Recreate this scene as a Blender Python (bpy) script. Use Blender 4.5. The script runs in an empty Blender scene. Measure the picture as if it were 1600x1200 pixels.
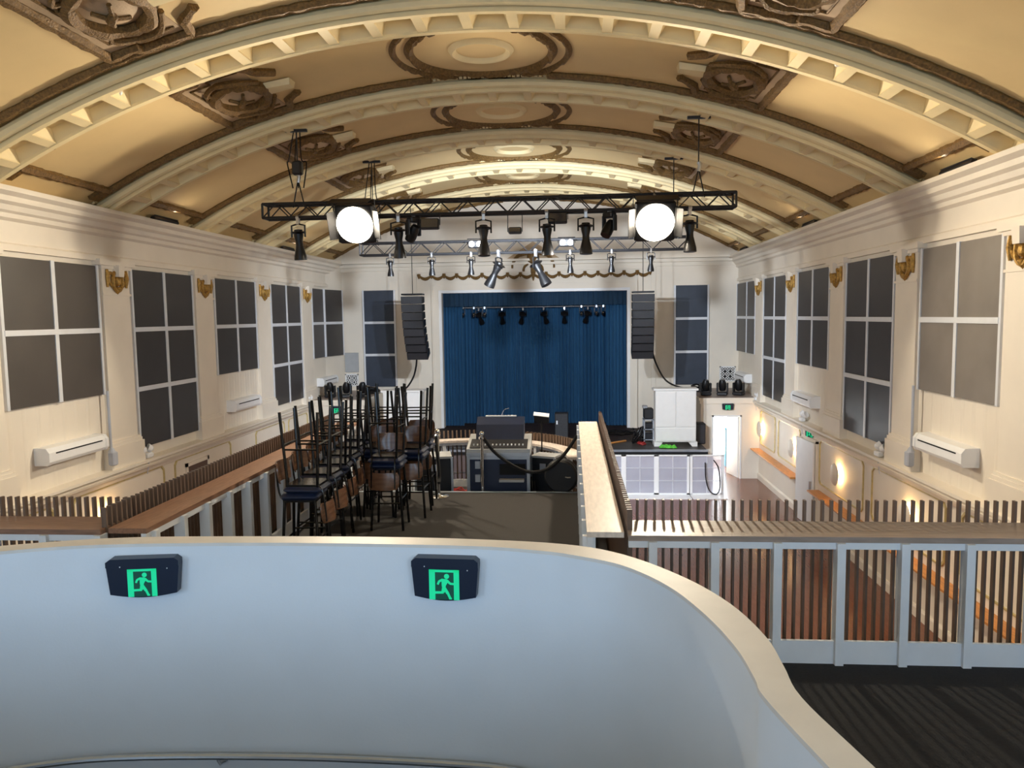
import bpy, math, random
from mathutils import Vector, Matrix, Euler
random.seed(7)
PI = math.pi
sc = bpy.context.scene
col = sc.collection

# ------------------------------------------------------------------ camera
CAMZ = 5.29
F_PX = 1190.42
cam_d = bpy.data.cameras.new('camera'); cam = bpy.data.objects.new('camera', cam_d); col.objects.link(cam)
cam_d.sensor_width = 36.0; cam_d.lens = F_PX * 36.0 / 1600.0; cam_d.clip_start = 0.05; cam_d.clip_end = 200
r2 = Vector((0.99697469, 0.07643287, -0.01412418)); u2 = Vector((0.00723488, 0.08967235, 0.99594504)); fw = Vector((-0.07738948, 0.99303418, -0.08884808))
mw = Matrix.Identity(4)
for i in range(3):
    mw[i][0] = r2[i]; mw[i][1] = u2[i]; mw[i][2] = -fw[i]
mw[2][3] = CAMZ
cam.matrix_world = mw
sc.camera = cam

# ------------------------------------------------------------------ world, exposure, big lights
sc.view_settings.view_transform = 'Standard'; sc.view_settings.look = 'None'
sc.view_settings.gamma = 1.0; sc.view_settings.use_curve_mapping = False
sc.view_settings.exposure = 0.45
w = bpy.data.worlds.new('sky'); sc.world = w; w.use_nodes = True
bg = w.node_tree.nodes['Background']
bg.inputs[0].default_value = (0.55, 0.72, 1.0, 1); bg.inputs[1].default_value = 1.0

def area(name, loc, target, sx, sy, power, color, spread=PI):
    l = bpy.data.lights.new(name, 'AREA'); l.shape = 'RECTANGLE'; l.size = sx; l.size_y = sy
    l.energy = power; l.color = color; l.spread = spread
    o = bpy.data.objects.new(name, l); col.objects.link(o); o.location = loc
    d = Vector(target) - Vector(loc); o.rotation_euler = d.to_track_quat('-Z', 'Y').to_euler()
    return o
# added area lights for daylight from three assumed, unseen windows behind the camera
for i, wx in enumerate((-6.0, -1.36, 3.3)):
    area('assumed_window_daylight', (wx, -3.9, 5.6), (wx, 10, 4.3), 2.6, 3.6, 118, (0.48, 0.73, 1.0))

# ------------------------------------------------------------------ helpers
def lin(c):
    c = c / 255.0
    return c / 12.92 if c <= 0.04045 else ((c + 0.055) / 1.055) ** 2.4
def rgb(r, g, b): return (lin(r), lin(g), lin(b), 1.0)

def mat(name, c, rough=0.6, metal=0.0, var=0.06, scale=6.0, bump=0.0, bscale=40.0, spec=0.5, emit=None, estr=0.0, alpha=None, stretch=None, coat=0.0):
    m = bpy.data.materials.new(name); m.use_nodes = True
    nt = m.node_tree; b = nt.nodes['Principled BSDF']
    tc = nt.nodes.new('ShaderNodeTexCoord'); mp = nt.nodes.new('ShaderNodeMapping')
    nt.links.new(tc.outputs['Object'], mp.inputs[0])
    if stretch: mp.inputs['Scale'].default_value = stretch
    n = nt.nodes.new('ShaderNodeTexNoise'); n.inputs['Scale'].default_value = scale; n.inputs['Detail'].default_value = 4
    nt.links.new(mp.outputs[0], n.inputs['Vector'])
    rp = nt.nodes.new('ShaderNodeValToRGB')
    rp.color_ramp.elements[0].position = 0.3; rp.color_ramp.elements[1].position = 0.7
    cc = rgb(*c)
    rp.color_ramp.elements[0].color = tuple(min(1, v * (1 - var)) for v in cc[:3]) + (1,)
    rp.color_ramp.elements[1].color = tuple(min(1, v * (1 + var)) for v in cc[:3]) + (1,)
    nt.links.new(n.outputs[0], rp.inputs[0]); nt.links.new(rp.outputs[0], b.inputs['Base Color'])
    b.inputs['Roughness'].default_value = rough; b.inputs['Metallic'].default_value = metal
    b.inputs['Specular IOR Level'].default_value = spec
    b.inputs['Coat Weight'].default_value = coat
    if bump:
        n2 = nt.nodes.new('ShaderNodeTexNoise'); n2.inputs['Scale'].default_value = bscale; n2.inputs['Detail'].default_value = 3
        nt.links.new(mp.outputs[0], n2.inputs['Vector'])
        bp = nt.nodes.new('ShaderNodeBump'); bp.inputs['Strength'].default_value = bump; bp.inputs['Distance'].default_value = 0.02
        nt.links.new(n2.outputs[0], bp.inputs['Height']); nt.links.new(bp.outputs[0], b.inputs['Normal'])
    if emit:
        b.inputs['Emission Color'].default_value = rgb(*emit); b.inputs['Emission Strength'].default_value = estr
    if alpha is not None: b.inputs['Alpha'].default_value = alpha
    return m

MT = {}
MT['wall'] = mat('cream_wall_paint', (236, 226, 210), 0.55, var=0.03, scale=1.5, bump=0.05, bscale=60)
MT['ceil'] = mat('cream_ceiling_plaster', (230, 202, 148), 0.7, var=0.04, scale=1.2, bump=0.05, bscale=50)
MT['rib'] = mat('pale_rib_plaster', (238, 218, 170), 0.65, var=0.04, scale=3, bump=0.08, bscale=60)
MT['gilt'] = mat('dull_gilt_moulding', (120, 90, 46), 0.55, 0.15, var=0.4, scale=30, bump=0.9, bscale=45)
MT['gold'] = mat('antique_gold', (176, 136, 66), 0.4, 0.5, var=0.35, scale=25, bump=0.6, bscale=50)
MT['goldline'] = mat('gold_line_paint', (206, 188, 134), 0.4, 0.3, var=0.15, scale=10)
MT['mauve'] = mat('mauve_plaster', (190, 164, 132), 0.7, var=0.08, scale=5, bump=0.2, bscale=40)
MT['panel'] = mat('charcoal_acoustic_cloth', (54, 50, 49), 0.4, var=0.12, scale=3, bump=0.12, bscale=160, spec=0.6)
MT['paneltaupe'] = mat('pale_taupe_acoustic_panel', (128, 120, 112), 0.45, var=0.16, scale=1.2, bump=0.12, bscale=160)  # paler, mottled tone for the nearest right panel only
MT['panelbrown'] = mat('brown_grey_acoustic_panel', (80, 74, 69), 0.42, var=0.14, scale=1.2, bump=0.12, bscale=160)  # lighter brown-grey tone for the nearest left panel only
MT['panelblue'] = mat('slate_acoustic_cloth', (52, 60, 74), 0.45, var=0.1, scale=3, bump=0.12, bscale=160)
MT['bar'] = mat('silver_white_bar', (226, 228, 232), 0.4, 0.1, var=0.03)
MT['white'] = mat('white_gloss_paint', (240, 240, 240), 0.4, var=0.02, scale=4)
MT['rail_white'] = mat('white_rail_paint', (226, 230, 236), 0.45, var=0.03, scale=5)
MT['stair'] = mat('white_stair_plaster', (226, 228, 232), 0.5, var=0.025, scale=2, bump=0.03, bscale=70)
MT['cap'] = mat('grey_white_cap_paint', (222, 214, 206), 0.5, var=0.04, scale=6)
MT['carpet'] = mat('charcoal_carpet', (52, 49, 47), 0.95, var=0.18, scale=60, bump=0.5, bscale=220)
MT['carpet_dark'] = mat('black_carpet', (34, 33, 36), 0.95, var=0.25, scale=50, bump=0.5, bscale=220)
MT['floor'] = mat('polished_timber_floor', (120, 72, 52), 0.22, var=0.22, scale=5, stretch=(14, 0.8, 1), spec=0.5)
MT['slat'] = mat('grey_brown_slat_timber', (104, 84, 70), 0.5, var=0.2, scale=8, stretch=(4, 4, 0.6))
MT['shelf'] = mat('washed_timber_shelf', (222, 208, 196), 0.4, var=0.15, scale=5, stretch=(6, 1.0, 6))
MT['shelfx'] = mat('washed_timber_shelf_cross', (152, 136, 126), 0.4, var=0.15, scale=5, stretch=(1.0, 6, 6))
MT['shelfbrown'] = mat('brown_timber_shelf', (142, 106, 84), 0.35, var=0.22, scale=6, stretch=(6, 1.0, 6))
MT['shelfbrownx'] = mat('brown_timber_shelf_cross', (140, 108, 90), 0.35, var=0.22, scale=6, stretch=(1.0, 6, 6))
MT['orangewood'] = mat('orange_oak_ledge', (206, 140, 74), 0.35, var=0.2, scale=6, stretch=(6, 0.8, 6))
MT['black'] = mat('black_metal', (22, 22, 24), 0.38, 0.3, var=0.1)
MT['truss'] = mat('dark_truss_metal', (56, 56, 58), 0.4, 0.6, var=0.1)
MT['blackplastic'] = mat('black_plastic', (26, 26, 29), 0.45, var=0.1)
MT['grille'] = mat('speaker_grille', (38, 38, 42), 0.5, var=0.25, scale=30, bump=0.3, bscale=150)
MT['stool'] = mat('gloss_black_tube', (14, 14, 16), 0.2, 0.2, var=0.05)
MT['navy'] = mat('navy_vinyl', (26, 38, 66), 0.35, var=0.15, scale=9, bump=0.1, bscale=30)
MT['ply'] = mat('walnut_ply', (108, 76, 56), 0.22, var=0.22, scale=5, stretch=(0.8, 6, 6))
MT['chrome'] = mat('chrome', (225, 225, 228), 0.12, 1.0, var=0.02)
MT['steel'] = mat('brushed_steel', (196, 198, 202), 0.32, 0.8, var=0.05)
MT['alu'] = mat('aluminium_edge', (190, 196, 204), 0.35, 0.8, var=0.06)
MT['casenavy'] = mat('navy_case_laminate', (28, 40, 66), 0.4, var=0.12, scale=4)
MT['caseblack'] = mat('black_case_laminate', (22, 22, 28), 0.45, var=0.12, scale=4)
MT['rope'] = mat('black_rope_velvet', (20, 18, 20), 0.9, var=0.2, scale=30)
MT['curtain'] = mat('blue_velvet_curtain', (34, 84, 122), 0.85, var=0.14, scale=4, stretch=(6, 1, 0.4))
MT['valance'] = mat('dark_blue_valance', (26, 58, 84), 0.85, var=0.14, scale=4, stretch=(6, 1, 0.4))
MT['stage'] = mat('black_stage_floor', (58, 54, 52), 0.55, var=0.3, scale=4)
MT['stagefront'] = mat('stage_front_brown', (92, 78, 76), 0.6, var=0.1)
MT['dark'] = mat('dark_void_paint', (18, 18, 20), 0.9)
MT['cabwhite'] = mat('white_cabinet_paint', (232, 230, 226), 0.45, var=0.02)
MT['clear'] = mat('frosted_polycarbonate', (214, 214, 228), 0.3, var=0.06, scale=3, alpha=0.5)
MT['green'] = mat('lime_cloth', (90, 190, 60), 0.8, var=0.25, scale=20)
MT['grey'] = mat('grey_metal_plate', (176, 178, 180), 0.5, 0.2, var=0.04)
MT['conduit'] = mat('grey_pvc', (186, 190, 200), 0.5, var=0.04)
MT['signbody'] = mat('navy_sign_housing', (28, 36, 54), 0.35, var=0.06)
MT['signgreen'] = mat('green_sign_lit', (20, 200, 140), 0.5, emit=(20, 205, 140), estr=0.4)
MT['signdark'] = mat('dark_green_sign', (8, 70, 56), 0.5, emit=(8, 80, 60), estr=0.15)
MT['lamp'] = mat('flood_lamp_lit', (255, 250, 240), 0.5, emit=(255, 240, 214), estr=14.0)
MT['lamp_core'] = mat('flood_core_lit', (255, 250, 240), 0.5, emit=(255, 240, 214), estr=2350.0)
MT['lens_lit'] = mat('small_lens_lit', (255, 250, 240), 0.5, emit=(255, 244, 230), estr=40.0)
MT['sconce_lit'] = mat('sconce_bulb_lit', (255, 220, 160), 0.5, emit=(255, 214, 150), estr=26.0)
MT['led'] = mat('led_strip_off', (60, 58, 62), 0.3)
MT['daylight'] = mat('bright_outdoor_light', (255, 255, 255), 0.5, emit=(236, 246, 255), estr=5.0)
MT['glass'] = mat('dark_lens_glass', (30, 34, 44), 0.08, var=0.02, spec=0.9)
MT['bluebeyond'] = mat('blue_beyond_doorway', (70, 140, 176), 0.5)
MT['red'] = mat('red_cable', (150, 40, 36), 0.5)
MT['doordark'] = mat('dark_brown_door', (96, 74, 62), 0.5)

class MB:
    def __init__(s): s.v = []; s.f = []
    def add(s, vs, fs):
        k = len(s.v); s.v += [tuple(p) for p in vs]; s.f += [tuple(i + k for i in f) for f in fs]; return s
    def box(s, c, d, rot=None, taper=None):
        x, y, z = (q / 2 for q in d); tx = ty = 1.0
        if taper: tx, ty = taper
        vs = [Vector((a * x * (tx if e > 0 else 1), b * y * (ty if e > 0 else 1), e * z)) for e in (-1, 1) for a, b in ((-1, -1), (1, -1), (1, 1), (-1, 1))]
        if rot is not None:
            R_ = Euler(rot).to_matrix(); vs = [R_ @ p for p in vs]
        c = Vector(c)
        return s.add([p + c for p in vs], [(3, 2, 1, 0), (4, 5, 6, 7), (0, 1, 5, 4), (1, 2, 6, 5), (2, 3, 7, 6), (3, 0, 4, 7)])
    def b2(s, x0, x1, y0, y1, z0, z1):
        return s.box(((x0 + x1) / 2, (y0 + y1) / 2, (z0 + z1) / 2), (abs(x1 - x0), abs(y1 - y0), abs(z1 - z0)))
    def rbox(s, c, d, r=0.02, rot=None):
        # box with its vertical edges and top/bottom rims chamfered
        x, y, z = (q / 2 for q in d); r = min(r, x * 0.8, y * 0.8, z * 0.8)
        rings = []
        for zz, ins in ((-z, r), (-z + r, 0), (z - r, 0), (z, r)):
            a, b = x - ins, y - ins; q = r
            rings.append([Vector(p) for p in ((a - q, -b, zz), (a, -b + q, zz), (a, b - q, zz), (a - q, b, zz), (-a + q, b, zz), (-a, b - q, zz), (-a, -b + q, zz), (-a + q, -b, zz))])
        fs = [tuple(reversed(range(8)))]
        for k in range(3):
            fs += [(k * 8 + i, k * 8 + (i + 1) % 8, k * 8 + 8 + (i + 1) % 8, k * 8 + 8 + i) for i in range(8)]
        fs.append(tuple(range(24, 32)))
        vs = [p for rg in rings for p in rg]
        if rot is not None:
            R_ = Euler(rot).to_matrix(); vs = [R_ @ p for p in vs]
        c = Vector(c); return s.add([p + c for p in vs], fs)
    def tube(s, path, r, n=8, closed=False, cap=True):
        P_ = [Vector(p) for p in path]; m = len(P_); rs = r if isinstance(r, (list, tuple)) else [r] * m
        vs = []; prev = None
        for i in range(m):
            if closed: t = P_[(i + 1) % m] - P_[i - 1]
            else: t = P_[min(i + 1, m - 1)] - P_[max(i - 1, 0)]
            if t.length < 1e-9: t = Vector((0, 0, 1))
            t.normalize()
            if prev is None:
                a = Vector((0, 0, 1)) if abs(t.z) < 0.9 else Vector((1, 0, 0))
                u = t.cross(a).normalized()
            else:
                u = prev - t * prev.dot(t)
                u = u.normalized() if u.length > 1e-6 else t.orthogonal().normalized()
            prev = u; v_ = t.cross(u)
            for k in range(n):
                an = 2 * PI * k / n; vs.append(P_[i] + (u * math.cos(an) + v_ * math.sin(an)) * rs[i])
        fs = []
        for i in range(m if closed else m - 1):
            j = (i + 1) % m
            for k in range(n):
                fs.append((i * n + k, i * n + (k + 1) % n, j * n + (k + 1) % n, j * n + k))
        if cap and not closed:
            fs.append(tuple(reversed(range(n)))); fs.append(tuple((m - 1) * n + k for k in range(n)))
        return s.add(vs, fs)
    def lathe(s, prof, c=(0, 0, 0), n=20, rot=None, a0=0.0, a1=2 * PI):
        full = abs(a1 - a0 - 2 * PI) < 1e-6; k_n = n if full else n + 1
        vs = []; R_ = Euler(rot).to_matrix() if rot is not None else None; c = Vector(c)
        for r, z in prof:
            for k in range(k_n):
                an = a0 + (a1 - a0) * k / n; p = Vector((r * math.cos(an), r * math.sin(an), z))
                if R_: p = R_ @ p
                vs.append(p + c)
        fs = []; m = len(prof)
        for i in range(m - 1):
            for k in range(n):
                k2 = (k + 1) % k_n
                fs.append((i * k_n + k, i * k_n + k2, (i + 1) * k_n + k2, (i + 1) * k_n + k))
        if full:
            fs.append(tuple(reversed(range(n)))); fs.append(tuple((m - 1) * n + k for k in range(n)))
        return s.add(vs, fs)
    def prism(s, pts, z0, z1, axes='xy'):
        n = len(pts)
        def P3(p, z):
            if axes == 'xy': return (p[0], p[1], z)
            if axes == 'xz': return (p[0], z, p[1])
            return (z, p[0], p[1])
        vs = [P3(p, z0) for p in pts] + [P3(p, z1) for p in pts]
        fs = [tuple(reversed(range(n))), tuple(range(n, 2 * n))] + [(i, (i + 1) % n, n + (i + 1) % n, n + i) for i in range(n)]
        return s.add(vs, fs)
    def grid(s, rows, closed_u=False):
        m = len(rows); n = len(rows[0]); vs = [p for r in rows for p in r]
        fs = [(i * n + k, i * n + k + 1, (i + 1) * n + k + 1, (i + 1) * n + k) for i in range(m - 1) for k in range(n - 1)]
        return s.add(vs, fs)
    def sphere(s, c, r, n=12, sz=1.0):
        prof = [(max(1e-4, r * math.sin(PI * i / n)), -r * sz * math.cos(PI * i / n)) for i in range(n + 1)]
        return s.lathe(prof, c, n)
    def xf(s, M_): s.v = [tuple(M_ @ Vector(p)) for p in s.v]; return s
    def mesh(s, name, m, smooth=False):
        me = bpy.data.meshes.new(name); me.from_pydata(s.v, [], s.f)
        import bmesh
        b = bmesh.new(); b.from_mesh(me); bmesh.ops.recalc_face_normals(b, faces=b.faces); b.to_mesh(me); b.free()
        me.materials.append(MT[m] if isinstance(m, str) else m)
        if smooth:
            for p in me.polygons: p.use_smooth = True
            try: me.set_sharp_from_angle(angle=math.radians(35))
            except Exception: pass
        return me
    def build(s, name, m, parent=None, smooth=False, loc=None, rot=None):
        return inst(name, s.mesh(name, m, smooth), parent, loc, rot)

def inst(name, me, parent=None, loc=None, rot=None):
    o = bpy.data.objects.new(name, me); col.objects.link(o)
    if parent: o.parent = parent
    if loc: o.location = loc
    if rot: o.rotation_euler = rot
    return o
def tag(o, label, cat, group=None):
    o['label'] = label; o['category'] = cat
    if group: o['group'] = group
    return o
def thing(name, label, cat, loc=(0, 0, 0), rot=(0, 0, 0), group=None):
    o = bpy.data.objects.new(name, None); col.objects.link(o); o.location = loc; o.rotation_euler = rot; o.empty_display_size = 0.1
    return tag(o, label, cat, group)
def struct(o, label=None, cat=None):
    o['kind'] = 'structure'
    if label: o['label'] = label
    if cat: o['category'] = cat
    return o
def copy_tree(o, parent=None):
    c = o.copy(); col.objects.link(c); c.parent = parent
    for ch in list(o.children): copy_tree(ch, c)
    return c
def catmull(pts, n=8, closed=False):
    P_ = [Vector(p) for p in pts]; m = len(P_); out = []
    for i in range(m if closed else m - 1):
        if closed: a, b, c, d = P_[i - 1], P_[i], P_[(i + 1) % m], P_[(i + 2) % m]
        else: a, b, c, d = P_[max(i - 1, 0)], P_[i], P_[i + 1], P_[min(i + 2, m - 1)]
        for k in range(n):
            t = k / n
            out.append(0.5 * ((2 * b) + (-a + c) * t + (2 * a - 5 * b + 4 * c - d) * t * t + (-a + 3 * b - 3 * c + d) * t ** 3))
    if not closed: out.append(P_[-1])
    return out
ORD = ['first', 'second', 'third', 'fourth', 'fifth', 'sixth', 'seventh', 'eighth', 'ninth', 'tenth']

# ------------------------------------------------------------------ main dimensions (metres, hall floor at z = 0)
XL, XR = -8.678, 5.953
XC = (XL + XR) / 2
YF, YB = 27.7, -4.0
BAY = 3.5
BAYS = [8.69 + BAY * k for k in range(6)]          # panel bay centres 8.69 .. 26.19
RIBS = [6.94 + BAY * k for k in range(6)]          # 6.94 .. 24.44
RV = 14.4; ZV = 9.42 - RV                           # vault radius and axis height
BALC = 2.5; TIER = 2.1; STAGE = 1.19

# ------------------------------------------------------------------ floor and walls
struct(MB().b2(XL - .3, XR + .3, YB, YF + .3, -0.2, 0.0).build('floor', 'floor'), 'polished reddish timber hall floor below the balcony', 'floor')

def side_wall(side):
    sg = 1 if side == 'right' else -1; X = XR if sg > 0 else XL
    I = -sg                                           # inward direction
    b = MB()
    if sg > 0: b.b2(X, X + .35, YB, YF + .3, -.2, 7.7)
    else: b.b2(X - .35, X, YB, YF + .3, -.2, 7.7)
    wl = struct(b.build('wall_' + side, 'wall'), 'cream %s side wall with pilasters, wainscot panels and cornice' % side, 'wall')
    # cornice profile
    prof = [(0, 6.40), (.06, 6.40), (.06, 6.50), (.03, 6.53), (.03, 6.86), (.09, 6.90), (.09, 6.97), (.14, 7.0), (.16, 7.08), (.22, 7.12), (.22, 7.20), (.30, 7.25), (.30, 7.32), (0, 7.34)]
    b = MB(); b.prism([(X + I * a * 1.3, z) for a, z in prof], YB, YF, 'xz'); b.build('cornice', 'wall', wl)
    prof = [(0, 2.22), (.03, 2.24), (.06, 2.34), (.17, 2.36), (.19, 2.41), (.12, 2.44), (.22, 2.47), (.22, 2.52), (0, 2.54)]
    b = MB(); b.prism([(X + I * a, z) for a, z in prof], YB, 24.54, 'xz'); b.build('sill_moulding', 'wall', wl)
    b = MB(); b.prism([(X + I * a, z) for a, z in [(0, 0), (.04, 0), (.04, .16), (.02, .2), (0, .2)]], 4, 24.54, 'xz'); b.build('skirting', 'wall', wl)
    # pilasters with capitals, gilt cartouches, pedestals
    pm = MB().b2(0, .09, -.43, .43, 2.53, 6.42).mesh('pilaster', 'wall')
    cm = MB().b2(0, .16, -.56, .56, 6.33, 6.44).b2(0, .12, -.48, .48, 6.27, 6.33).b2(0, .11, -.45, .45, 5.78, 5.82).mesh('capital', 'wall')
    pe = MB().b2(0, .15, -.56, .56, 2.50, 2.94).b2(0, .13, -.52, .52, 2.94, 3.0).b2(0, .115, -.48, .48, 3.0, 3.05).mesh('pedestal', 'wall')
    bk = MB().box((.13, 0, 6.24), (.16, .16, .22), taper=(1.2, 1.2)).mesh('bracket', 'wall')
    ct = MB()
    ct.tube([(.12, .15 * math.cos(a), 6.05 + .19 * math.sin(a)) for a in [2 * PI * k / 16 for k in range(16)]], .035, 6, closed=True)
    ct.sphere((.11, 0, 6.05), .075, 8, 1.3)
    for s_ in (-1, 1):
        ct.tube(catmull([(.11, s_ * .13, 6.17), (.12, s_ * .22, 6.2), (.11, s_ * .3, 6.13)], 4), .03, 6)
        ct.tube([(.11, s_ * .3, 6.26), (.12, s_ * .3, 6.1), (.11, s_ * .3, 5.93)], [.025, .045, .02], 6)
        ct.tube(catmull([(.11, s_ * .12, 5.92), (.12, s_ * .2, 5.97), (.11, s_ * .27, 6.06)], 4), .022, 6)
    ct.lathe([(.001, 0), (.05, .05), (.07, .12), (.001, .16)], (.11, 0, 5.80), 8)
    cme = ct.mesh('cartouche', 'gold', True)
    for y in [6.94 + BAY * k for k in range(6)]:
        r_ = (0, 0, 0 if I > 0 else PI)
        p = inst('pilaster', pm, wl, (X, y, 0), r_)
        for n_, me in (('capital', cm), ('pedestal', pe), ('bracket', bk), ('cartouche', cme)):
            inst(n_, me, p)
    # flutes under the short panels
    fl = MB().prism([(-.01, -.10), (.012, -.07), (.022, 0), (.012, .07), (-.01, .10)], 2.53, 3.95).mesh('flute', 'wall', True)
    for k, yb in enumerate(BAYS):
        if k % 2 == 1 and k < 5:
            for j in range(8):
                inst('flute', fl, wl, (X - I * 0.015, yb - 1.12 + j * .32, 0), (0, 0, 0 if I > 0 else PI))
    # raised wainscot frames with clipped corners
    def frame(y0, y1, z0, z1, c=.09, t=.028):
        def ring(d): 
            a0, a1, b0, b1 = y0 + d, y1 - d, z0 + d, z1 - d
            return [(a0 + c, b0), (a1 - c, b0), (a1, b0 + c), (a1, b1 - c), (a1 - c, b1), (a0 + c, b1), (a0, b1 - c), (a0, b0 + c)]
        o_, i_ = ring(0), ring(t); vs = []
        for xx in (0, .03):
            vs += [(X + I * xx, a, b) for a, b in o_] + [(X + I * xx, a, b) for a, b in i_]
        fs = []
        for q in range(8):
            q2 = (q + 1) % 8
            fs += [(16 + q, 16 + q2, 24 + q2, 24 + q), (q, q2, 16 + q2, 16 + q), (8 + q, 8 + q2, 24 + q2, 24 + q)]
        MB().add(vs, fs).build('wainscot_frame', 'goldline', wl)
    for y0, y1 in [(5.4, 8.4), (8.9, 11.9), (12.4, 15.4), (15.83, 18.6), (20.15, 22.27), (22.6, 24.3)]:
        frame(y0, y1, 1.16, 2.24)
    # vertical lower boards of the wainscot
    bm_ = MB().b2(0, .02, -.03, .03, .2, .95).mesh('board', 'wall')
    return wl
wall_left = side_wall('left'); wall_right = side_wall('right')
# slight splay of the left wall into the far corner
MB().prism([(XL - .02, 26.3), (XL + .30, YF + .05), (XL - .02, YF + .05)], 2.6, 7.4).build('corner_splay', 'wall', wall_left)

# far wall with proscenium opening
PL, PRX, PT = -4.69, 2.02, 6.15
b = MB().b2(XL - .3, PL, YF, YF + .3, -.2, 7.45).b2(PRX, XR + .3, YF, YF + .3, -.2, 7.45).b2(PL, PRX, YF, YF + .3, PT, 7.45)
arc = [(XC + RV * math.sin(t), ZV + (RV + .1) * math.cos(t)) for t in [(-30.6 + 61.2 * k / 24) * PI / 180 for k in range(25)]]
b.prism([(XL - .02, 7.45)] + arc + [(XR + .02, 7.45)], YF, YF + .3, 'xz')
wall_far = struct(b.build('wall_far', 'wall'), 'cream far wall with the stage opening framed by mouldings', 'wall')
# proscenium architrave in stepped mouldings
for k, (o0, o1, d_) in enumerate(((0.0, .10, .05), (.10, .30, .09), (.30, .36, .13))):
    b = MB()
    b.b2(PL - o1, PL - o0, YF - d_, YF, STAGE, PT + o1); b.b2(PRX + o0, PRX + o1, YF - d_, YF, STAGE, PT + o1)
    b.b2(PL - o0, PRX + o0, YF - d_, YF, PT + o0, PT + o1); b.build('architrave', 'white' if k == 0 else 'wall', wall_far)
b = MB().b2(-5.62, 2.90, YF - .08, YF, 6.9, 7.0); b.build('frieze_moulding', 'wall', wall_far)
b = MB().b2(XL, XR, YF - .2, YF, 7.12, 7.2).b2(XL, XR, YF - .28, YF, 7.25, 7.33).b2(XL, XR, YF - .1, YF, 6.98, 7.04); b.build('cornice', 'wall', wall_far)
b = MB().b2(-5.75, -5.6, YF - .05, YF, 2.6, 7.0).b2(2.88, 3.03, YF - .05, YF, 2.6, 7.0); b.build('pilaster_strip', 'wall', wall_far)
for k in range(18):                                  # garland swags above the stage
    x0 = -5.5 + k * .463; x1 = x0 + .463
    pts = [(x0 + (x1 - x0) * t, YF - .06, 6.80 - .13 * math.sin(PI * t)) for t in [q / 8 for q in range(9)]]
    MB().tube(pts, [.03, .042, .055, .064, .068, .064, .055, .042, .03], 6).build('swag', 'gilt', wall_far, True)
drop = MB().tube([(0, 0, .06), (0, 0, 0), (0, 0, -.12)], [.06, .07, .02], 6).mesh('swag_knot', 'gilt', True)
for k in range(19): inst('swag_knot', drop, wall_far, (-5.5 + k * .463, YF - .06, 6.80))
# central crest
b = MB(); b.sphere((-1.33, YF - .12, 7.38), .22, 10, 1.25)
for s_ in (-1, 1):
    b.tube(catmull([(-1.33 + s_ * .15, YF - .14, 7.55), (-1.33 + s_ * .5, YF - .17, 7.45), (-1.33 + s_ * .72, YF - .14, 7.2), (-1.33 + s_ * .75, YF - .10, 7.0)], 5), [.09] * 5 + [.07] * 5 + [.04] * 6, 6)
    b.tube(catmull([(-1.33 + s_ * .1, YF - .14, 7.2), (-1.33 + s_ * .3, YF - .17, 7.05), (-1.33 + s_ * .35, YF - .10, 6.9)], 5), .05, 6)
b.tube([(-1.33, YF - .14, 7.1), (-1.33, YF - .17, 6.85), (-1.33, YF - .10, 6.55)], [.1, .09, .02], 8)
b.build('crest', 'gilt', wall_far, True)
b = MB().prism([(-2.3, 7.33), (-.36, 7.33), (-1.33, 7.95)], YF - .05, YF, 'xz'); b.build('pediment', 'mauve', wall_far)

# unseen back wall behind the camera with three tall window openings assumed for daylight
b = MB(); xs = [XL - .3, -7.3, -4.7, -2.66, -.06, 2.0, 4.6, XR + .3]
for k in range(0, 7, 2): b.b2(xs[k], xs[k + 1], YB - .3, YB, -.2, 9.6)
for k in range(1, 7, 2): b.b2(xs[k], xs[k + 1], YB - .3, YB, -.2, 3.8); b.b2(xs[k], xs[k + 1], YB - .3, YB, 7.4, 9.6)
wall_back = struct(b.build('wall_back', 'wall'), 'unseen cream back wall behind the balcony with three assumed tall windows', 'wall')

# ------------------------------------------------------------------ vaulted ceiling
def V(s, y, h=0.0):
    t = s / RV; return Vector((XC + (RV - h) * math.sin(t), y, ZV + (RV - h) * math.cos(t)))
SH = 7.64
def bent(b, s0, s1, y0, y1, h0, h1, n=None):
    n = n or max(1, int(abs(s1 - s0) / .5)); vs = []
    for i in range(n + 1):
        s_ = s0 + (s1 - s0) * i / n; vs += [V(s_, y0, h0), V(s_, y1, h0), V(s_, y1, h1), V(s_, y0, h1)]
    fs = []
    for i in range(n):
        a = i * 4; c = a + 4
        fs += [(a + k, a + (k + 1) % 4, c + (k + 1) % 4, c + k) for k in range(4)]
    fs += [(0, 1, 2, 3), (n * 4 + 3, n * 4 + 2, n * 4 + 1, n * 4)]
    return b.add(vs, fs)
b = MB(); bent(b, -SH - .3, SH + .3, YB, YF + .1, -.15, 0.0, 40)
ceiling = struct(b.build('ceiling', 'ceil', None, True), 'cream barrel-vaulted plaster ceiling with gilt medallions and coffered ribs', 'ceiling')

# ribs: two edge beams with bead mouldings, crossbars and coffers
NC = 24; DS = 2 * SH / NC
b = MB()
bent(b, -SH, SH, -.36, -.27, 0, .24, 48); bent(b, -SH, SH, .27, .36, 0, .24, 48)
rib_me = b.mesh('ceiling_rib', 'rib', True)
b = MB()
def arc_tube(b, y, h, r, n=8):
    b.tube([V(-SH + 2 * SH * k / 60, y, h) for k in range(61)], r, n)
arc_tube(b, -.42, .12, .075); arc_tube(b, .42, .12, .075)
bead_me = b.mesh('bead_moulding', 'rib', True)
b = MB()
for k in range(200):
    for yy in (-.52, .52):
        p = V(-SH + 2 * SH * (k + .5) / 200, yy, .03); b.box(p, (.05, .03, .035), (0, (-SH + 2 * SH * (k + .5) / 200) / RV, 0))
dent_me = b.mesh('dentil_row', 'rib')
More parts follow.
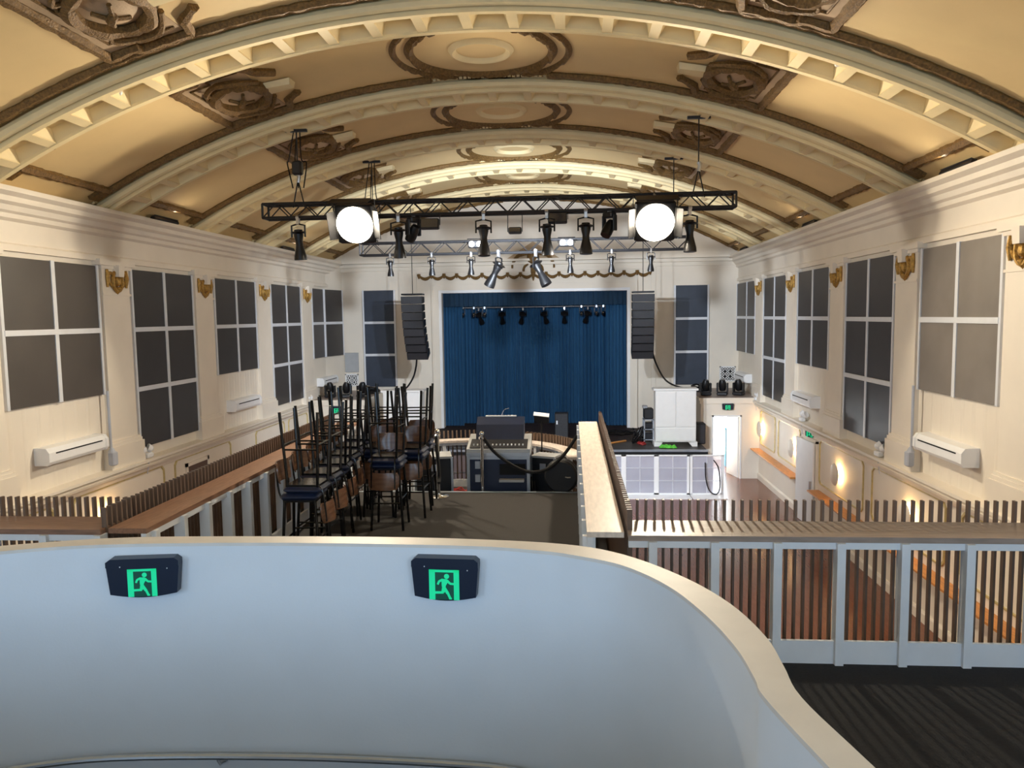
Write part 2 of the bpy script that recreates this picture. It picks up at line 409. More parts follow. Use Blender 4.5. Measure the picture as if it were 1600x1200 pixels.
# coffer: pyramidal recess (four sloping sides and a back) modelled at the crown about the vault axis
def coffer():
    b = MB(); hs = DS / 2 - .07
    o_ = [V(-hs, -.27, .2), V(hs, -.27, .2), V(hs, .27, .2), V(-hs, .27, .2)]
    i_ = [V(-hs + .08, -.17, .06), V(hs - .08, -.17, .06), V(hs - .08, .17, .06), V(-hs + .08, .17, .06)]
    b.add(o_ + i_, [(0, 1, 5, 4), (1, 2, 6, 5), (2, 3, 7, 6), (3, 0, 4, 7), (4, 5, 6, 7)]); return b
axis = Vector((XC, 0, ZV))
def about_axis(b):
    b.v = [tuple(Vector(p) - axis) for p in b.v]; return b
cof_me = about_axis(coffer()).mesh('coffer', 'rib')
b = MB(); bent(b, -.07, .07, -.27, .27, .02, .225, 1); cross_me = about_axis(b).mesh('coffer_bar', 'rib')
for y in RIBS:
    r_ = inst('ceiling_rib', rib_me, ceiling, (0, y, 0))
    inst('bead_moulding', bead_me, r_); inst('dentil_row', dent_me, r_)
    for k in range(NC):
        s_ = -SH + DS * (k + .5)
        inst('coffer', cof_me, r_, tuple(axis), (0, s_ / RV, 0))
    for k in range(NC + 1):
        s_ = -SH + DS * k
        inst('coffer_bar', cross_me, r_, tuple(axis), (0, s_ / RV, 0))

# bay ornament, modelled about y = 0 and shared by every bay
def vring(r, w_, h_, n=72, lim=1.24, rough=0.0, h0=0.0):
    b = MB(); vs = []; rnd = random.Random(3)
    for k in range(n):
        a = 2 * PI * k / n; row = []
        for q in range(5):
            rr = r - w_ / 2 + w_ * q / 4; hh = h0 + h_ * math.sin(PI * q / 4) * (1 + rough * (rnd.random() - .5))
            row.append(V(rr * math.cos(a), max(-lim, min(lim, rr * math.sin(a))), hh))
        vs += row
    fs = [(k * 5 + q, k * 5 + q + 1, ((k + 1) % n) * 5 + q + 1, ((k + 1) % n) * 5 + q) for k in range(n) for q in range(4)]
    return b.add(vs, fs)
ring_o = vring(1.37, .11, .06, 96, 1.25, .8).mesh('ceiling_medallion', 'gilt', True)
ring_i = vring(1.12, .15, .08, 96, 1.25, 1.0).mesh('leaf_ring', 'gilt', True)
ring_c = vring(.45, .13, .07, 48).mesh('centre_ring', 'rib', True)
edge = MB()
def rope(b, pts, r, seed=1):
    # gilt moulding strip following (s, y) points on the vault
    rnd = random.Random(seed); out = []; rs = []
    for (s0, y0), (s1, y1) in zip(pts[:-1], pts[1:]):
        n = max(2, int(math.hypot(s1 - s0, y1 - y0) / .09))
        for k in range(n):
            t = k / n; out.append(V(s0 + (s1 - s0) * t, y0 + (y1 - y0) * t, .03)); rs.append(r * (1 + .35 * (rnd.random() - .5)))
    out.append(V(pts[-1][0], pts[-1][1], .03)); rs.append(r)
    b.tube(out, rs, 6); return b
bays_edge = []
for sg in (-1, 1):
    for ye in (-1.14, 1.14):
        b = MB(); rope(b, [(sg * 1.0, ye), (sg * 7.2, ye)], .07, int(ye * 10) + sg); bays_edge.append(b.mesh('edge_moulding', 'gilt', True))
bars = []
for sg in (-1, 1):
    b = MB(); rope(b, [(sg * 7.2, -1.1), (sg * 7.2, 1.1)], .075, 5)
    bent(b, sg * 7.16, sg * 7.5, -1.2, -.95, 0, .07, 1); bent(b, sg * 7.16, sg * 7.5, .95, 1.2, 0, .07, 1)
    bars.append(b.mesh('end_moulding', 'gilt', True))
carts = []
for sg in (-1, 1):
    f_ = MB(); rope(f_, [(sg * 3.5, 1.08), (sg * 4.2, 1.08), (sg * 4.2, 1.0), (sg * 4.6, 1.0), (sg * 4.6, -1.0), (sg * 4.2, -1.0), (sg * 4.2, -1.08), (sg * 3.5, -1.08)], .075, 9)
    rope(f_, [(sg * 3.5, -1.1), (sg * 3.42, -.75), (sg * 3.15, -.5)], .07, 2); rope(f_, [(sg * 3.5, 1.1), (sg * 3.42, .75), (sg * 3.15, .5)], .07, 3)
    t_ = MB(); 
    for a, c in (((3.6, .85), (4.1, .85)), ((4.1, .85), (4.1, .72)), ((4.1, .72), (4.42, .72)), ((4.42, .72), (4.42, -.72)), ((4.42, -.72), (4.1, -.72)), ((4.1, -.72), (4.1, -.85)), ((4.1, -.85), (3.6, -.85))):
        t_.tube([V(sg * (a[0] + (c[0] - a[0]) * q / 4), a[1] + (c[1] - a[1]) * q / 4, .02) for q in range(5)], .018, 5)
    wr = MB(); n = 40; rnd = random.Random(4); pts = []; rs = []
    for k in range(n):
        a = 2 * PI * k / n; pts.append(V(sg * 3.93 + .40 * math.cos(a), .52 * math.sin(a), .06)); rs.append(.09 * (1 + .5 * (rnd.random() - .5)))
    wr.tube(pts, rs, 6, closed=True)
    sh = MB(); 
    rows = []
    for q in range(6):
        rr = .34 * (1 - q / 5.0) + .001; hh = .02 + .10 * math.sin(PI / 2 * q / 5)
        rows.append([V(sg * 3.93 + rr * math.cos(2 * PI * k / 24), rr * 1.3 * math.sin(2 * PI * k / 24), hh) for k in range(25)])
    sh.grid(rows)
    scr = MB()
    for yy in (-1, 1):
        scr.tube(catmull([V(sg * 3.5, yy * .35, .05), V(sg * 3.72, yy * .68, .1), V(sg * 4.05, yy * .74, .08), V(sg * 4.28, yy * .56, .1), V(sg * 4.2, yy * .42, .05)], 5), [.04] * 5 + [.055] * 5 + [.04] * 5 + [.03] * 6, 6)
        scr.tube(catmull([V(sg * 4.3, yy * .45, .04), V(sg * 4.36, yy * .3, .06), V(sg * 4.34, yy * .1, .04)], 4), .03, 6)
    scr.tube(catmull([V(sg * 3.82, -.22, .11), V(sg * 3.9, -.05, .15), V(sg * 3.98, .05, .15), V(sg * 4.04, .22, .11)], 6), [.03] * 6 + [.06] * 7 + [.03] * 6, 6)
    scr.tube(catmull([V(sg * 4.08, -.16, .1), V(sg * 3.95, 0, .14), V(sg * 3.8, .18, .1)], 6), .03, 6)
    key = MB()
    vs = [V(sg * 3.05, -.13, .02), V(sg * 3.05, .13, .02), V(sg * 3.52, .2, .02), V(sg * 3.52, -.2, .02), V(sg * 3.08, -.10, .11), V(sg * 3.08, .10, .11), V(sg * 3.5, .15, .09), V(sg * 3.5, -.15, .09)]
    key.add(vs, [(0, 1, 2, 3), (4, 5, 6, 7), (0, 1, 5, 4), (1, 2, 6, 5), (2, 3, 7, 6), (3, 0, 4, 7)])
    bg_ = MB(); bent(bg_, sg * 3.55, sg * 4.55, -1.0, 1.0, -.02, .012, 4)
    carts.append([f_.mesh('ceiling_cartouche', 'gilt', True), t_.mesh('inner_frame', 'gilt', True), wr.mesh('wreath', 'gilt', True), sh.mesh('shield', 'mauve', True), scr.mesh('scroll', 'gilt', True), key.mesh('keystone', 'rib'), bg_.mesh('backing', 'mauve')])
for y in BAYS:
    o = inst('ceiling_medallion', ring_o, ceiling, (0, y, 0)); inst('leaf_ring', ring_i, o); inst('centre_ring', ring_c, o)
    for me in bays_edge: inst('edge_moulding', me, ceiling, (0, y, 0))
    for me in bars: inst('end_moulding', me, ceiling, (0, y, 0))
    for c_ in carts:
        o = inst('ceiling_cartouche', c_[0], ceiling, (0, y, 0))
        for me in c_[1:]: inst(me.name.split('.')[0], me, o)

# ------------------------------------------------------------------ stage, side blocks, stage house
b = MB().b2(-6.84, 4.12, 24.54, YF + 3.4, 0, STAGE).b2(-6.8, 4.07, 23.07, 24.54, 0, STAGE - .06)
stage = struct(b.build('stage_platform', 'stagefront'), 'raised stage platform with a black floor in front of the blue curtain', 'stage')
MB().b2(-6.8, 4.07, 23.05, YF + 3.3, STAGE - .03, STAGE).build('stage_floor', 'stage', stage)
MB().b2(-6.82, 4.09, 23.0, 23.06, STAGE - .05, STAGE + .015).build('stage_nosing', 'alu', stage)
MB().b2(-6.82, 4.09, 23.03, 23.06, STAGE - .15, STAGE - .05).build('stage_fascia', 'dark', stage)
b = MB().b2(-7.2, -6.9, YF + .3, YF + 3.6, STAGE, 7.4).b2(3.9, 4.2, YF + .3, YF + 3.6, STAGE, 7.4).b2(-7.2, 4.2, YF + 3.4, YF + 3.6, STAGE, 7.4).b2(-7.2, 4.2, YF + .3, YF + 3.6, 7.3, 7.5)
struct(b.build('wall_stage', 'dark'), 'black inner walls of the stage house behind the curtain', 'wall')

def curtain(name, x0, x1, y, z0, z1, mt, label, folds, amp, parent=None, seed=0):
    rnd = random.Random(seed); n = folds * 8; ph = [rnd.uniform(-.6, .6) for _ in range(folds + 1)]
    rows = []
    for zi in range(7):
        z = z1 + (z0 - z1) * zi / 6; row = []
        for k in range(n + 1):
            u = k / n; fi = u * folds; p = ph[int(min(fi, folds - 1))]
            row.append((x0 + (x1 - x0) * u, y + amp * math.sin(2 * PI * fi + p * zi * .15) * (0.8 + .05 * zi) + .3 * amp * math.sin(5.3 * fi + p), z))
        rows.append(row)
    back = [[(p[0], p[1] + .012, p[2]) for p in r] for r in rows]
    b = MB().grid(rows); b.grid(back)
    o = b.build(name, mt, parent, True)
    return o
tag(curtain('back_curtain', -4.35, 1.65, 28.9, STAGE + .01, 6.4, 'curtain', '', 46, .06, seed=1), 'wide pleated blue curtain closing the back of the stage', 'curtain')
tag(curtain('leg_curtain', -4.95, -4.02, 28.25, STAGE + .01, 6.4, 'curtain', '', 8, .05, seed=2), 'narrow blue leg curtain at the left edge of the stage', 'curtain', 'stage leg curtains')
tag(curtain('leg_curtain', 1.28, 2.3, 28.25, STAGE + .01, 6.4, 'curtain', '', 8, .05, seed=3), 'narrow blue leg curtain at the right edge of the stage', 'curtain', 'stage leg curtains')
tag(curtain('valance_curtain', -4.9, 2.25, 27.98, 5.66, 6.4, 'valance', '', 40, .03, seed=4), 'dark blue valance curtain across the top of the stage opening', 'curtain')

# right side block with open doorway; left side block
BF = 24.54; DX0, DX1, DZ = 4.525, 5.35, 2.0
b = MB().b2(4.12, DX0, BF, BF + .15, 0, 2.52).b2(DX1, XR, BF, BF + .15, 0, 2.52).b2(DX0, DX1, BF, BF + .15, DZ, 2.52)
b.b2(4.12, 4.27, BF + .15, YF, 0, 2.52).b2(4.05, XR, BF - .05, YF, 2.52, 2.6)
blk = struct(b.build('wall_side_room', 'wall'), 'low white side room beside the stage with an open doorway', 'wall')
MB().b2(4.08, XR, BF - .04, BF, 2.42, 2.52).build('ledge_moulding', 'wall', blk)
MB().b2(4.10, XR, BF, YF, 2.60, 2.615).build('ledge_top', 'shelfx', blk)
d = MB().b2(DX0 - .05, DX0, BF - .03, BF + .02, 0, DZ + .05).b2(DX1, DX1 + .05, BF - .03, BF + .02, 0, DZ + .05).b2(DX0 - .05, DX1 + .05, BF - .03, BF + .02, DZ, DZ + .05)
door1 = struct(d.build('door_1', 'white'), 'open doorway to the bright side room under the far green exit sign', 'door')
lf = MB().b2(-.02, .02, 0, .8, .01, 1.97).build('door_leaf', 'white', door1, loc=(DX1 - .02, BF + .12, 0), rot=(0, 0, math.radians(14)))
MB().tube([(-.05, .7, 1.0), (-.05, .6, 1.0)], .015, 8).build('door_handle', 'steel', lf)
o = MB().b2(4.3, 5.9, YF - .35, YF - .3, .25, 2.3).build('assumed_daylight_panel', 'daylight', blk)  # added glowing panel, standing for assumed outdoor light behind the open doorway
area('assumed_side_room_daylight', (4.95, YF - .5, 1.4), (4.9, 20, .6), 1.2, 1.8, 60, (.9, .96, 1.0))  # added area light for the assumed daylight in the side room
holder_ = thing('blue_placeholder', 'blue tub inside the bright doorway', 'placeholder', (5.42, 26.6, 0))  # placeholder shape for the blue opening beyond the doorway
MB().box((0, 0, .8), (.26, .3, 1.0), taper=(1.1, 1.1)).build('body', 'bluebeyond', holder_); MB().b2(-.16, .16, -.18, .18, 1.30, 1.35).build('lid', 'bluebeyond', holder_)
MB().b2(-.12, .12, -.13, .13, 0, .3).build('base', 'bluebeyond', holder_)

b = MB().b2(XL, -6.84, BF, YF, 0, 2.52).b2(XL, -6.79, BF - .05, YF, 2.52, 2.6)
blkl = struct(b.build('wall_side_room', 'wall'), 'low cream side block left of the stage behind the stacked stools', 'wall')
MB().b2(XL, -6.8, BF - .04, BF, 2.42, 2.52).build('ledge_moulding', 'wall', blkl)
MB().b2(XL, -6.82, BF, YF, 2.60, 2.615).build('ledge_top', 'shelfx', blkl)

# closed white door in the right wall, dark door in the left wall
d = MB().b2(XR - .05, XR, 18.72, 18.80, 0, 2.16).b2(XR - .05, XR, 19.95, 20.03, 0, 2.16).b2(XR - .05, XR, 18.72, 20.03, 2.1, 2.18)
door2 = struct(d.build('door_2', 'wall'), 'white flush door in the right wall under a small exit sign', 'door')
lf = MB().b2(-.02, .02, 0, 1.13, .01, 2.1).build('door_leaf', 'white', door2, loc=(XR - .08, 18.81, 0), rot=(0, 0, math.radians(4)))
MB().b2(-.08, -.02, .06, .09, .95, 1.15).build('door_handle', 'steel', lf)
d = MB().b2(XL, XL + .04, 16.3, 16.38, 0, 2.08).b2(XL, XL + .04, 17.3, 17.38, 0, 2.08).b2(XL, XL + .04, 16.3, 17.38, 2.0, 2.08)
door3 = struct(d.build('door_3', 'wall'), 'dark brown door in the left wall above the slatted rail', 'door')
MB().b2(XL, XL + .025, 16.38, 17.3, 0, 2.0).build('door_leaf', 'doordark', door3)

# ------------------------------------------------------------------ balcony floors and stairwell wall
outer = [(-3.577, 4.407), (-2.983, 4.589), (-2.389, 4.649), (-1.354, 4.672), (-.654, 4.643), (-.055, 4.553), (.292, 4.364), (.584, 3.992), (.754, 3.619), (.828, 3.241), (.828, 2.964), (.824, 2.716), (.918, 2.29)]
inner = [(-3.507, 4.29), (-2.906, 4.455), (-1.767, 4.525), (-.634, 4.497), (-.191, 4.415), (.021, 4.331), (.279, 4.163), (.486, 3.853), (.615, 3.464), (.678, 3.12), (.69, 2.857), (.691, 2.71), (.78, 2.281)]
inner = [(-4.35, 1.2), (-4.33, 2.9), (-4.2, 3.65), (-3.95, 4.06)] + inner + [(1.02, 1.2)]
outer = [(-4.49, 1.2), (-4.47, 2.95), (-4.33, 3.72), (-4.03, 4.17)] + outer + [(1.17, 1.2)]
pts = [(XL, YB), (-4.5, YB)] + outer + [(1.2, YB), (XR, YB), (XR, 6.46), (.42, 6.46), (.42, 11.835), (-3.96, 11.835), (-3.96, 6.46), (XL, 6.46)]
b = MB().prism(pts, BALC - .32, BALC); 
balc = struct(b.build('floor_balcony', 'carpet_dark'), 'dark carpeted balcony floor around the curved stair wall', 'floor')
MB().b2(-3.62, .10, 6.4, 11.82, BALC, BALC + .012).build('carpet_field', 'carpet', balc)
MB().b2(-3.62, .10, 11.79, 11.85, BALC - .04, BALC + .02).build('step_nosing', 'alu', balc)
n = 24; cx_, cy_, cr = -1.775, 12.3, 1.85
semi = [(cx_ + (cr + .13) * math.cos(PI * k / n), cy_ + (cr + .13) * math.sin(PI * k / n)) for k in range(n + 1)]
b = MB().prism([(-3.9, 11.84), (.36, 11.84)] + semi[1:-1], TIER - .3, TIER)
struct(b.build('floor_mixing_tier', 'carpet'), 'lower rounded balcony tier holding the mixing desk', 'floor')
# columns below the tongue
for (x_, y_) in ((-3.6, 9.0), (.1, 9.0), (-3.2, 12.6), (-.35, 12.6)):
    MB().lathe([(.13, 0), (.13, .1), (.09, .14), (.09, 1.78), (.12, 1.8)], (x_, y_, 0), 14).build('support_column', 'white', balc, True)

def sweep_wall(b, inn, out, z0, z1):
    n = len(inn); vs = [(x, y, z0) for x, y in inn] + [(x, y, z1) for x, y in inn] + [(x, y, z1) for x, y in out] + [(x, y, z0) for x, y in out]
    fs = []
    for i in range(n - 1):
        for k in range(4):
            a = k * n + i; c = ((k + 1) % 4) * n + i; fs.append((a, a + 1, c + 1, c))
    fs += [(0, n, 2 * n, 3 * n), (n - 1, 2 * n - 1, 3 * n - 1, 4 * n - 1)]
    return b.add(vs, fs)
inn = [tuple(p)[:2] for p in catmull([(x, y, 0) for x, y in inner], 5)]; outp = [tuple(p)[:2] for p in catmull([(x, y, 0) for x, y in outer], 5)]
WT = 3.9
stairw = struct(sweep_wall(MB(), inn, outp, 1.4, WT - .02).build('wall_stair', 'stair', None, True), 'curved white stairwell wall in the foreground', 'wall')
def offs(P_, d):
    out = []
    for i in range(len(P_)):
        t = Vector(P_[min(i + 1, len(P_) - 1)]) - Vector(P_[max(i - 1, 0)]); t.normalize(); nrm = Vector((-t.y, t.x)); out.append((P_[i][0] + nrm.x * d, P_[i][1] + nrm.y * d))
    return out
sweep_wall(MB(), inn, outp, WT - .02, WT).build('wall_cap', 'cap', stairw, True)
struct(MB().b2(-4.4, 1.1, YB, 4.6, 1.2, 1.4).build('floor_stair_landing', 'carpet_dark'), 'dark stair landing inside the curved white wall', 'floor')

struct(MB().b2(-4.3, 1.0, YB, 2.0, 3.45, 3.65).build('floor_upper_landing', 'carpet_dark'), 'unseen upper stair landing brought forward to shade the stair wall', 'floor')  # landing below the camera, extended so it darkens the lower stair wall
# stainless handrail on the inside of the stair wall
hr = thing('handrail', 'stainless steel handrail on the inside of the curved white stair wall', 'handrail', (0, 0, 0))
path = offs(inn, -.09); ip = [i for i in range(len(inn)) if inn[i][1] > 3.2]
pz = lambda x: 2.55 + .0 * x
hp = [(path[i][0], path[i][1], 2.55) for i in ip]
MB().tube(hp, .021, 10).build('rail', 'steel', hr, True)
for i in ip[3::9]:
    a = Vector((path[i][0], path[i][1], 2.53)); c = Vector((inn[i][0], inn[i][1], 2.47))
    MB().tube([a, (a + c) / 2 + Vector((0, 0, -.03)), c], .008, 6).lathe([(.03, 0), (.03, .008)], c, 10).build('bracket', 'steel', hr, True)

# ------------------------------------------------------------------ slatted balustrades
SLAT_TOP = 3.70; SP = .074
def balustrade(name, label, p0, p1, nrm, mshelf, post_step=.485, shelf_w=.42, z_floor=BALC, posts=True, start=0.12):
    # p0 -> p1: line of the slats; nrm: direction towards the balcony side
    r_ = thing(name, label, 'balustrade', (p0[0], p0[1], z_floor), group='slatted balcony balustrades')
    d_ = Vector((p1[0] - p0[0], p1[1] - p0[1])); L = d_.length; d_.normalize(); nv = Vector(nrm); ang = math.atan2(d_.y, d_.x)
    H_ = SLAT_TOP - BALC
    sl = MB().b2(-.010, .010, -.022, .022, -.30, H_).mesh('slat', 'slat')
    for k in range(int(L / SP)):
        q = d_ * (k + .5) * SP; inst('slat', sl, r_, (q.x, q.y, 0), (0, 0, ang))
    def local(u, v): q = d_ * u + nv * v; return (q.x, q.y)
    def slab(u0, u1, v0, v1, z0, z1, nm, m):
        P_ = [local(u0, v0), local(u1, v0), local(u1, v1), local(u0, v1)]
        return MB().prism(P_, z0, z1).build(nm, m, r_)
    slab(0, L, .05, .05 + shelf_w, .985, 1.03, 'shelf', mshelf)
    slab(0, L, shelf_w - .0, shelf_w + .045, .93, .985, 'top_rail', 'rail_white')
    slab(0, L, .04, .07, .0, .18, 'kick_board', 'rail_white') if not posts else slab(0, L, shelf_w + .02, shelf_w + .05, 0.0, .185, 'kick_board', 'rail_white')
    slab(0, L, .022, .045, -.28, -.20, 'bottom_rail', 'slat')
    u = start
    while u < L:
        slab(u - .032, u + .032, shelf_w - .02, shelf_w + .085, -.0, .985, 'post', 'rail_white'); u += post_step
    return r_
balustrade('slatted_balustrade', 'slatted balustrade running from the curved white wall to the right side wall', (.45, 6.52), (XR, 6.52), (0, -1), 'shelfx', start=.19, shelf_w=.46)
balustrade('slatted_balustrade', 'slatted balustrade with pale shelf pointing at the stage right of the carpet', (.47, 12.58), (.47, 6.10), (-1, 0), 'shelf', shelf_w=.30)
balustrade('slatted_balustrade', 'slatted balustrade with brown shelf beside the stacked bar stools', (-4.01, 6.10), (-4.01, 12.58), (1, 0), 'shelfbrown', shelf_w=.34)
balustrade('slatted_balustrade', 'slatted balustrade meeting the left side wall at the picture edge', (XL, 6.52), (-4.0, 6.52), (0, -1), 'shelfbrownx', start=.3)
# rounded front balustrade of the mixing tier
r_ = thing('slatted_balustrade', 'rounded slatted balustrade behind the mixing desk', 'balustrade', (cx_, cy_, TIER), group='slatted balcony balustrades')
sl = MB().b2(-.012, .012, -.035, .035, .05, 1.03).mesh('slat', 'slat')
ns = int(PI * (cr + .17) / .082)
for k in range(ns):
    a = PI * (k + .5) / ns; inst('slat', sl, r_, ((cr + .17) * math.cos(a), (cr + .17) * math.sin(a), 0), (0, 0, a + PI / 2))
def arcband(r0, r1, z0, z1, nm, m, n=40):
    i_ = [(r0 * math.cos(PI * k / n), r0 * math.sin(PI * k / n)) for k in range(n + 1)]; o_ = [(r1 * math.cos(PI * k / n), r1 * math.sin(PI * k / n)) for k in range(n + 1)]
    sweep_wall(MB(), i_, o_, z0, z1).build(nm, m, r_)
arcband(cr - .14, cr + .13, .845, .885, 'shelf', 'shelf'); arcband(cr - .10, cr - .06, .79, .845, 'top_rail', 'rail_white'); arcband(cr - .1, cr - .07, 0, .14, 'kick_board', 'rail_white')
arcband(cr + .14, cr + .19, .2, .22, 'wire', 'alu'); arcband(cr + .14, cr + .19, .68, .70, 'wire', 'alu')
for k in range(9):
    a = PI * (k + .5) / 9; MB().b2(-.03, .03, -.04, .04, 0, .845).build('post', 'rail_white', r_, loc=((cr - .08) * math.cos(a), (cr - .08) * math.sin(a), 0), rot=(0, 0, a + PI / 2))

# ------------------------------------------------------------------ acoustic panels on the walls
PW = 2.386; ZT = 6.318; Z4 = 3.947; Z6 = 2.747
def acoustic(label, loc, rotz, widths, heights, z_top, mt='panel', group='dark acoustic wall panels'):
    # local x along the wall, local -y out of the wall; origin at the foot of the panel group
    Hh = sum(heights); r_ = thing('acoustic_panel', label, 'wall panel', (loc[0], loc[1], z_top - Hh), (0, 0, rotz), group)
    W_ = sum(widths); z = Hh
    for hi, h_ in enumerate(heights):
        x = -W_ / 2
        for w_ in widths:
            MB().rbox((x + w_ / 2, -.03, z - h_ / 2), (w_ - .02, .06, h_ - .02), .008).build('pane', mt, r_); x += w_
        z -= h_
    x = -W_ / 2
    for w_ in widths[:-1]:
        x += w_; MB().b2(x - .045, x + .045, -.075, -.0, .0, Hh).build('upright_bar', 'bar', r_)
    z = Hh
    for h_ in heights[:-1]:
        z -= h_; MB().b2(-W_ / 2, W_ / 2, -.085, 0, z - .045, z + .045).build('cross_bar', 'bar', r_)
    MB().b2(-W_ / 2 - .05, -W_ / 2 + .01, -.075, 0, 0, Hh).build('side_bar', 'bar', r_)
    MB().b2(W_ / 2 - .01, W_ / 2 + .05, -.075, 0, 0, Hh).build('side_bar', 'bar', r_)
    return r_
names4 = {0: 'nearest to the camera', 2: 'in the middle of the wall', 4: 'beside the stage wall'}
names6 = {1: 'nearer to the camera', 3: 'nearer to the stage'}
for sd in ('left', 'right'):
    for k in range(5):
        yb = 12.19 + BAY * k; hs = [(ZT - Z4) / 2] * 2 if k % 2 == 0 else [(ZT - Z6) / 3] * 3
        lab = ('short two-row %s acoustic panel on the %s wall, %s' % ({('right', 0): 'pale taupe', ('left', 0): 'brown-grey'}.get((sd, k), 'dark'), sd, names4[k])) if k % 2 == 0 else ('tall three-row dark acoustic panel on the %s wall, %s' % (sd, names6[k]))
        wd = [PW / 2] * 2; yy = yb
        if sd == 'left':
            x_ = XL + .01; rz = PI / 2
            if k == 4:
                o = acoustic(lab, (XL + .01, 25.6, 0), rz, [1.16], hs, ZT)
                a = math.atan2(.30, 1.4)
                r_ = acoustic(lab, (XL + .145 + .02, 26.86, 0), PI / 2 - a, [1.22], hs, ZT)
                for ch in list(r_.children):
                    m_ = ch.matrix_basis.copy(); 
                    ch.parent = o; ch.matrix_basis = o.matrix_basis.inverted() @ r_.matrix_basis @ m_
                bpy.data.objects.remove(r_); continue
        else:
            x_ = XR - .01; rz = -PI / 2
            if k == 4: wd = [1.5, 1.16]; yy = 25.02 + 1.33
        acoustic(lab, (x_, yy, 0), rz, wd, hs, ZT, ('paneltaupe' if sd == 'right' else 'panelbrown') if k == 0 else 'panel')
for sd, x_, rz in (('left', XL + .01, PI / 2), ('right', XR - .01, -PI / 2)):
    acoustic('tall three-row dark acoustic panel on the %s wall above the balcony end' % sd, (x_, 8.69, 0), rz, [PW / 2] * 2, [(ZT - Z6) / 3] * 3, ZT)
hf = (6.30 - 2.744) / 3
for sg, nm in ((-1, 'left'), (1, 'right')):
    acoustic('narrow single-column slate acoustic panel on the far wall %s of the stage' % nm, (XC + sg * 5.65, YF - .005, 0), 0, [1.125], [hf] * 3, 6.30, 'panelblue')

# ------------------------------------------------------------------ wall fittings
def heater(label, side, y):
    X = XR if side > 0 else XL; rz = -PI / 2 if side > 0 else PI / 2
    r_ = thing('wall_heater', label, 'heater', (X, y, 2.98), (0, 0, rz), 'white wall heaters')
    MB().prism([(0, 0), (-.22, .0), (-.25, .05), (-.25, .2), (-.2, .27), (0, .28)], -.72, .72, 'yz').build('body', 'white', r_)
    for s_ in (-1, 1):
        MB().prism([(0, -.005), (-.225, -.005), (-.26, .05), (-.26, .2), (-.205, .275), (0, .285)], s_ * .72, s_ * .80, 'yz').build('end_cap', 'white', r_)
    MB().b2(-.62, .62, -.258, -.245, .17, .19).build('vent_slot', 'dark', r_)
heater('white wall heater on the right wall below the nearest panel', 1, 12.3)
heater('white wall heater on the right wall below the middle panel', 1, 19.45)
heater('white wall heater on the right wall above the side room ledge', 1, 26.4)
heater('white wall heater on the left wall below the nearest panel', -1, 12.35)
heater('white wall heater on the left wall below the middle panel', -1, 19.3)
heater('white wall heater on the left wall above the stacked stools', -1, 26.2)

def cable_drop(label, X, I):
    r_ = thing('cable_conduit', label, 'conduit', (X, 13.36, 2.62), group='grey wall conduits')
    MB().tube([(I * .13, 0, .2), (I * .13, 0, 1.4)], .025, 8).build('pipe', 'conduit', r_, True)
    MB().rbox((I * .16, 0, .14), (.12, .15, .26), .02).lathe([(.07, .26), (.03, .34)], (I * .14, 0, 0), 10).build('junction_box', 'conduit', r_)
cable_drop('grey conduit with junction box beside the left heater', XL + .03, 1); cable_drop('grey conduit with junction box beside the right heater', XR - .03, -1)

def twin_light(label, X, I, y, z=2.53):
    r_ = thing('emergency_light', label, 'light', (X + I * .14, y, z), group='white twin emergency lights')
    MB().rbox((0, 0, .06), (.12, .2, .1), .02).build('base', 'white', r_)
    for s_ in (-1, 1):
        o = MB().lathe([(.03, 0), (.07, .03), (.085, .12), (.08, .125), (.02, .11)], (I * .02, s_ * .12, .15), 12, (math.radians(60), 0, -I * math.radians(60) + s_ * .4)).build('lamp_head', 'white', r_, True)
    MB().tube([(0, 0, .02), (I * .03, -.06, -.1), (I * .02, -.12, -.3)], .008, 6).build('cable', 'conduit', r_, True)
twin_light('white twin emergency light on the left sill under the tall near panel', XL, 1, 14.63)
twin_light('white twin emergency light on the left sill by the far block', XL, 1, 24.3)
twin_light('white twin emergency light on the right sill under the tall near panel', XR, -1, 14.78)
twin_light('white twin emergency light on the right sill above the white door', XR, -1, 19.6)
twin_light('white twin emergency light in the right corner by the side room', XR, -1, 24.4)

# LED uplights lying on the cornice
def uplight(label, X, I, y):
    r_ = thing('cornice_uplight', label, 'light', (X + I * .17, y, 7.335), group='cornice uplights')
    MB().rbox((0, 0, .06), (.10, 1.0, .09), .02, (0, -I * .5, 0)).build('housing', 'blackplastic', r_)
    for s_ in (-1, 1): MB().b2(-.03, .03, s_ * .4 - .02, s_ * .4 + .02, 0, .05).build('foot', 'black', r_)
    MB().box((I * .0 + I * .022, 0, .112), (.05, .94, .006), (0, -I * .5 + 0, 0)).build('led_strip', 'led', r_)
for X_, I_, ys_ in ((XR, -1, (12.1, 19.2, 26.2)), (XL, 1, (15.7, 22.7, 8.7))):
    for y_ in ys_: area('vault_fill', (X_ + I_ * .42, y_, 7.40), (XC + I_ * -.5, y_, 9.3), .08, .95, 4.5, (1.0, .86, .66))  # added fill brightening the vault; the uplight bars themselves are off
uplight('black LED uplight bar on the right cornice, nearest one', XR, -1, 12.1)
uplight('black LED uplight bar on the right cornice, middle one', XR, -1, 19.2)
uplight('black LED uplight bar on the right cornice near the stage', XR, -1, 26.2)
uplight('black LED uplight bar on the left cornice, nearer one', XL, 1, 15.7)
uplight('black LED uplight bar on the left cornice, farther one', XL, 1, 22.7)
uplight('black LED uplight bar on the left cornice above the balcony', XL, 1, 8.7)

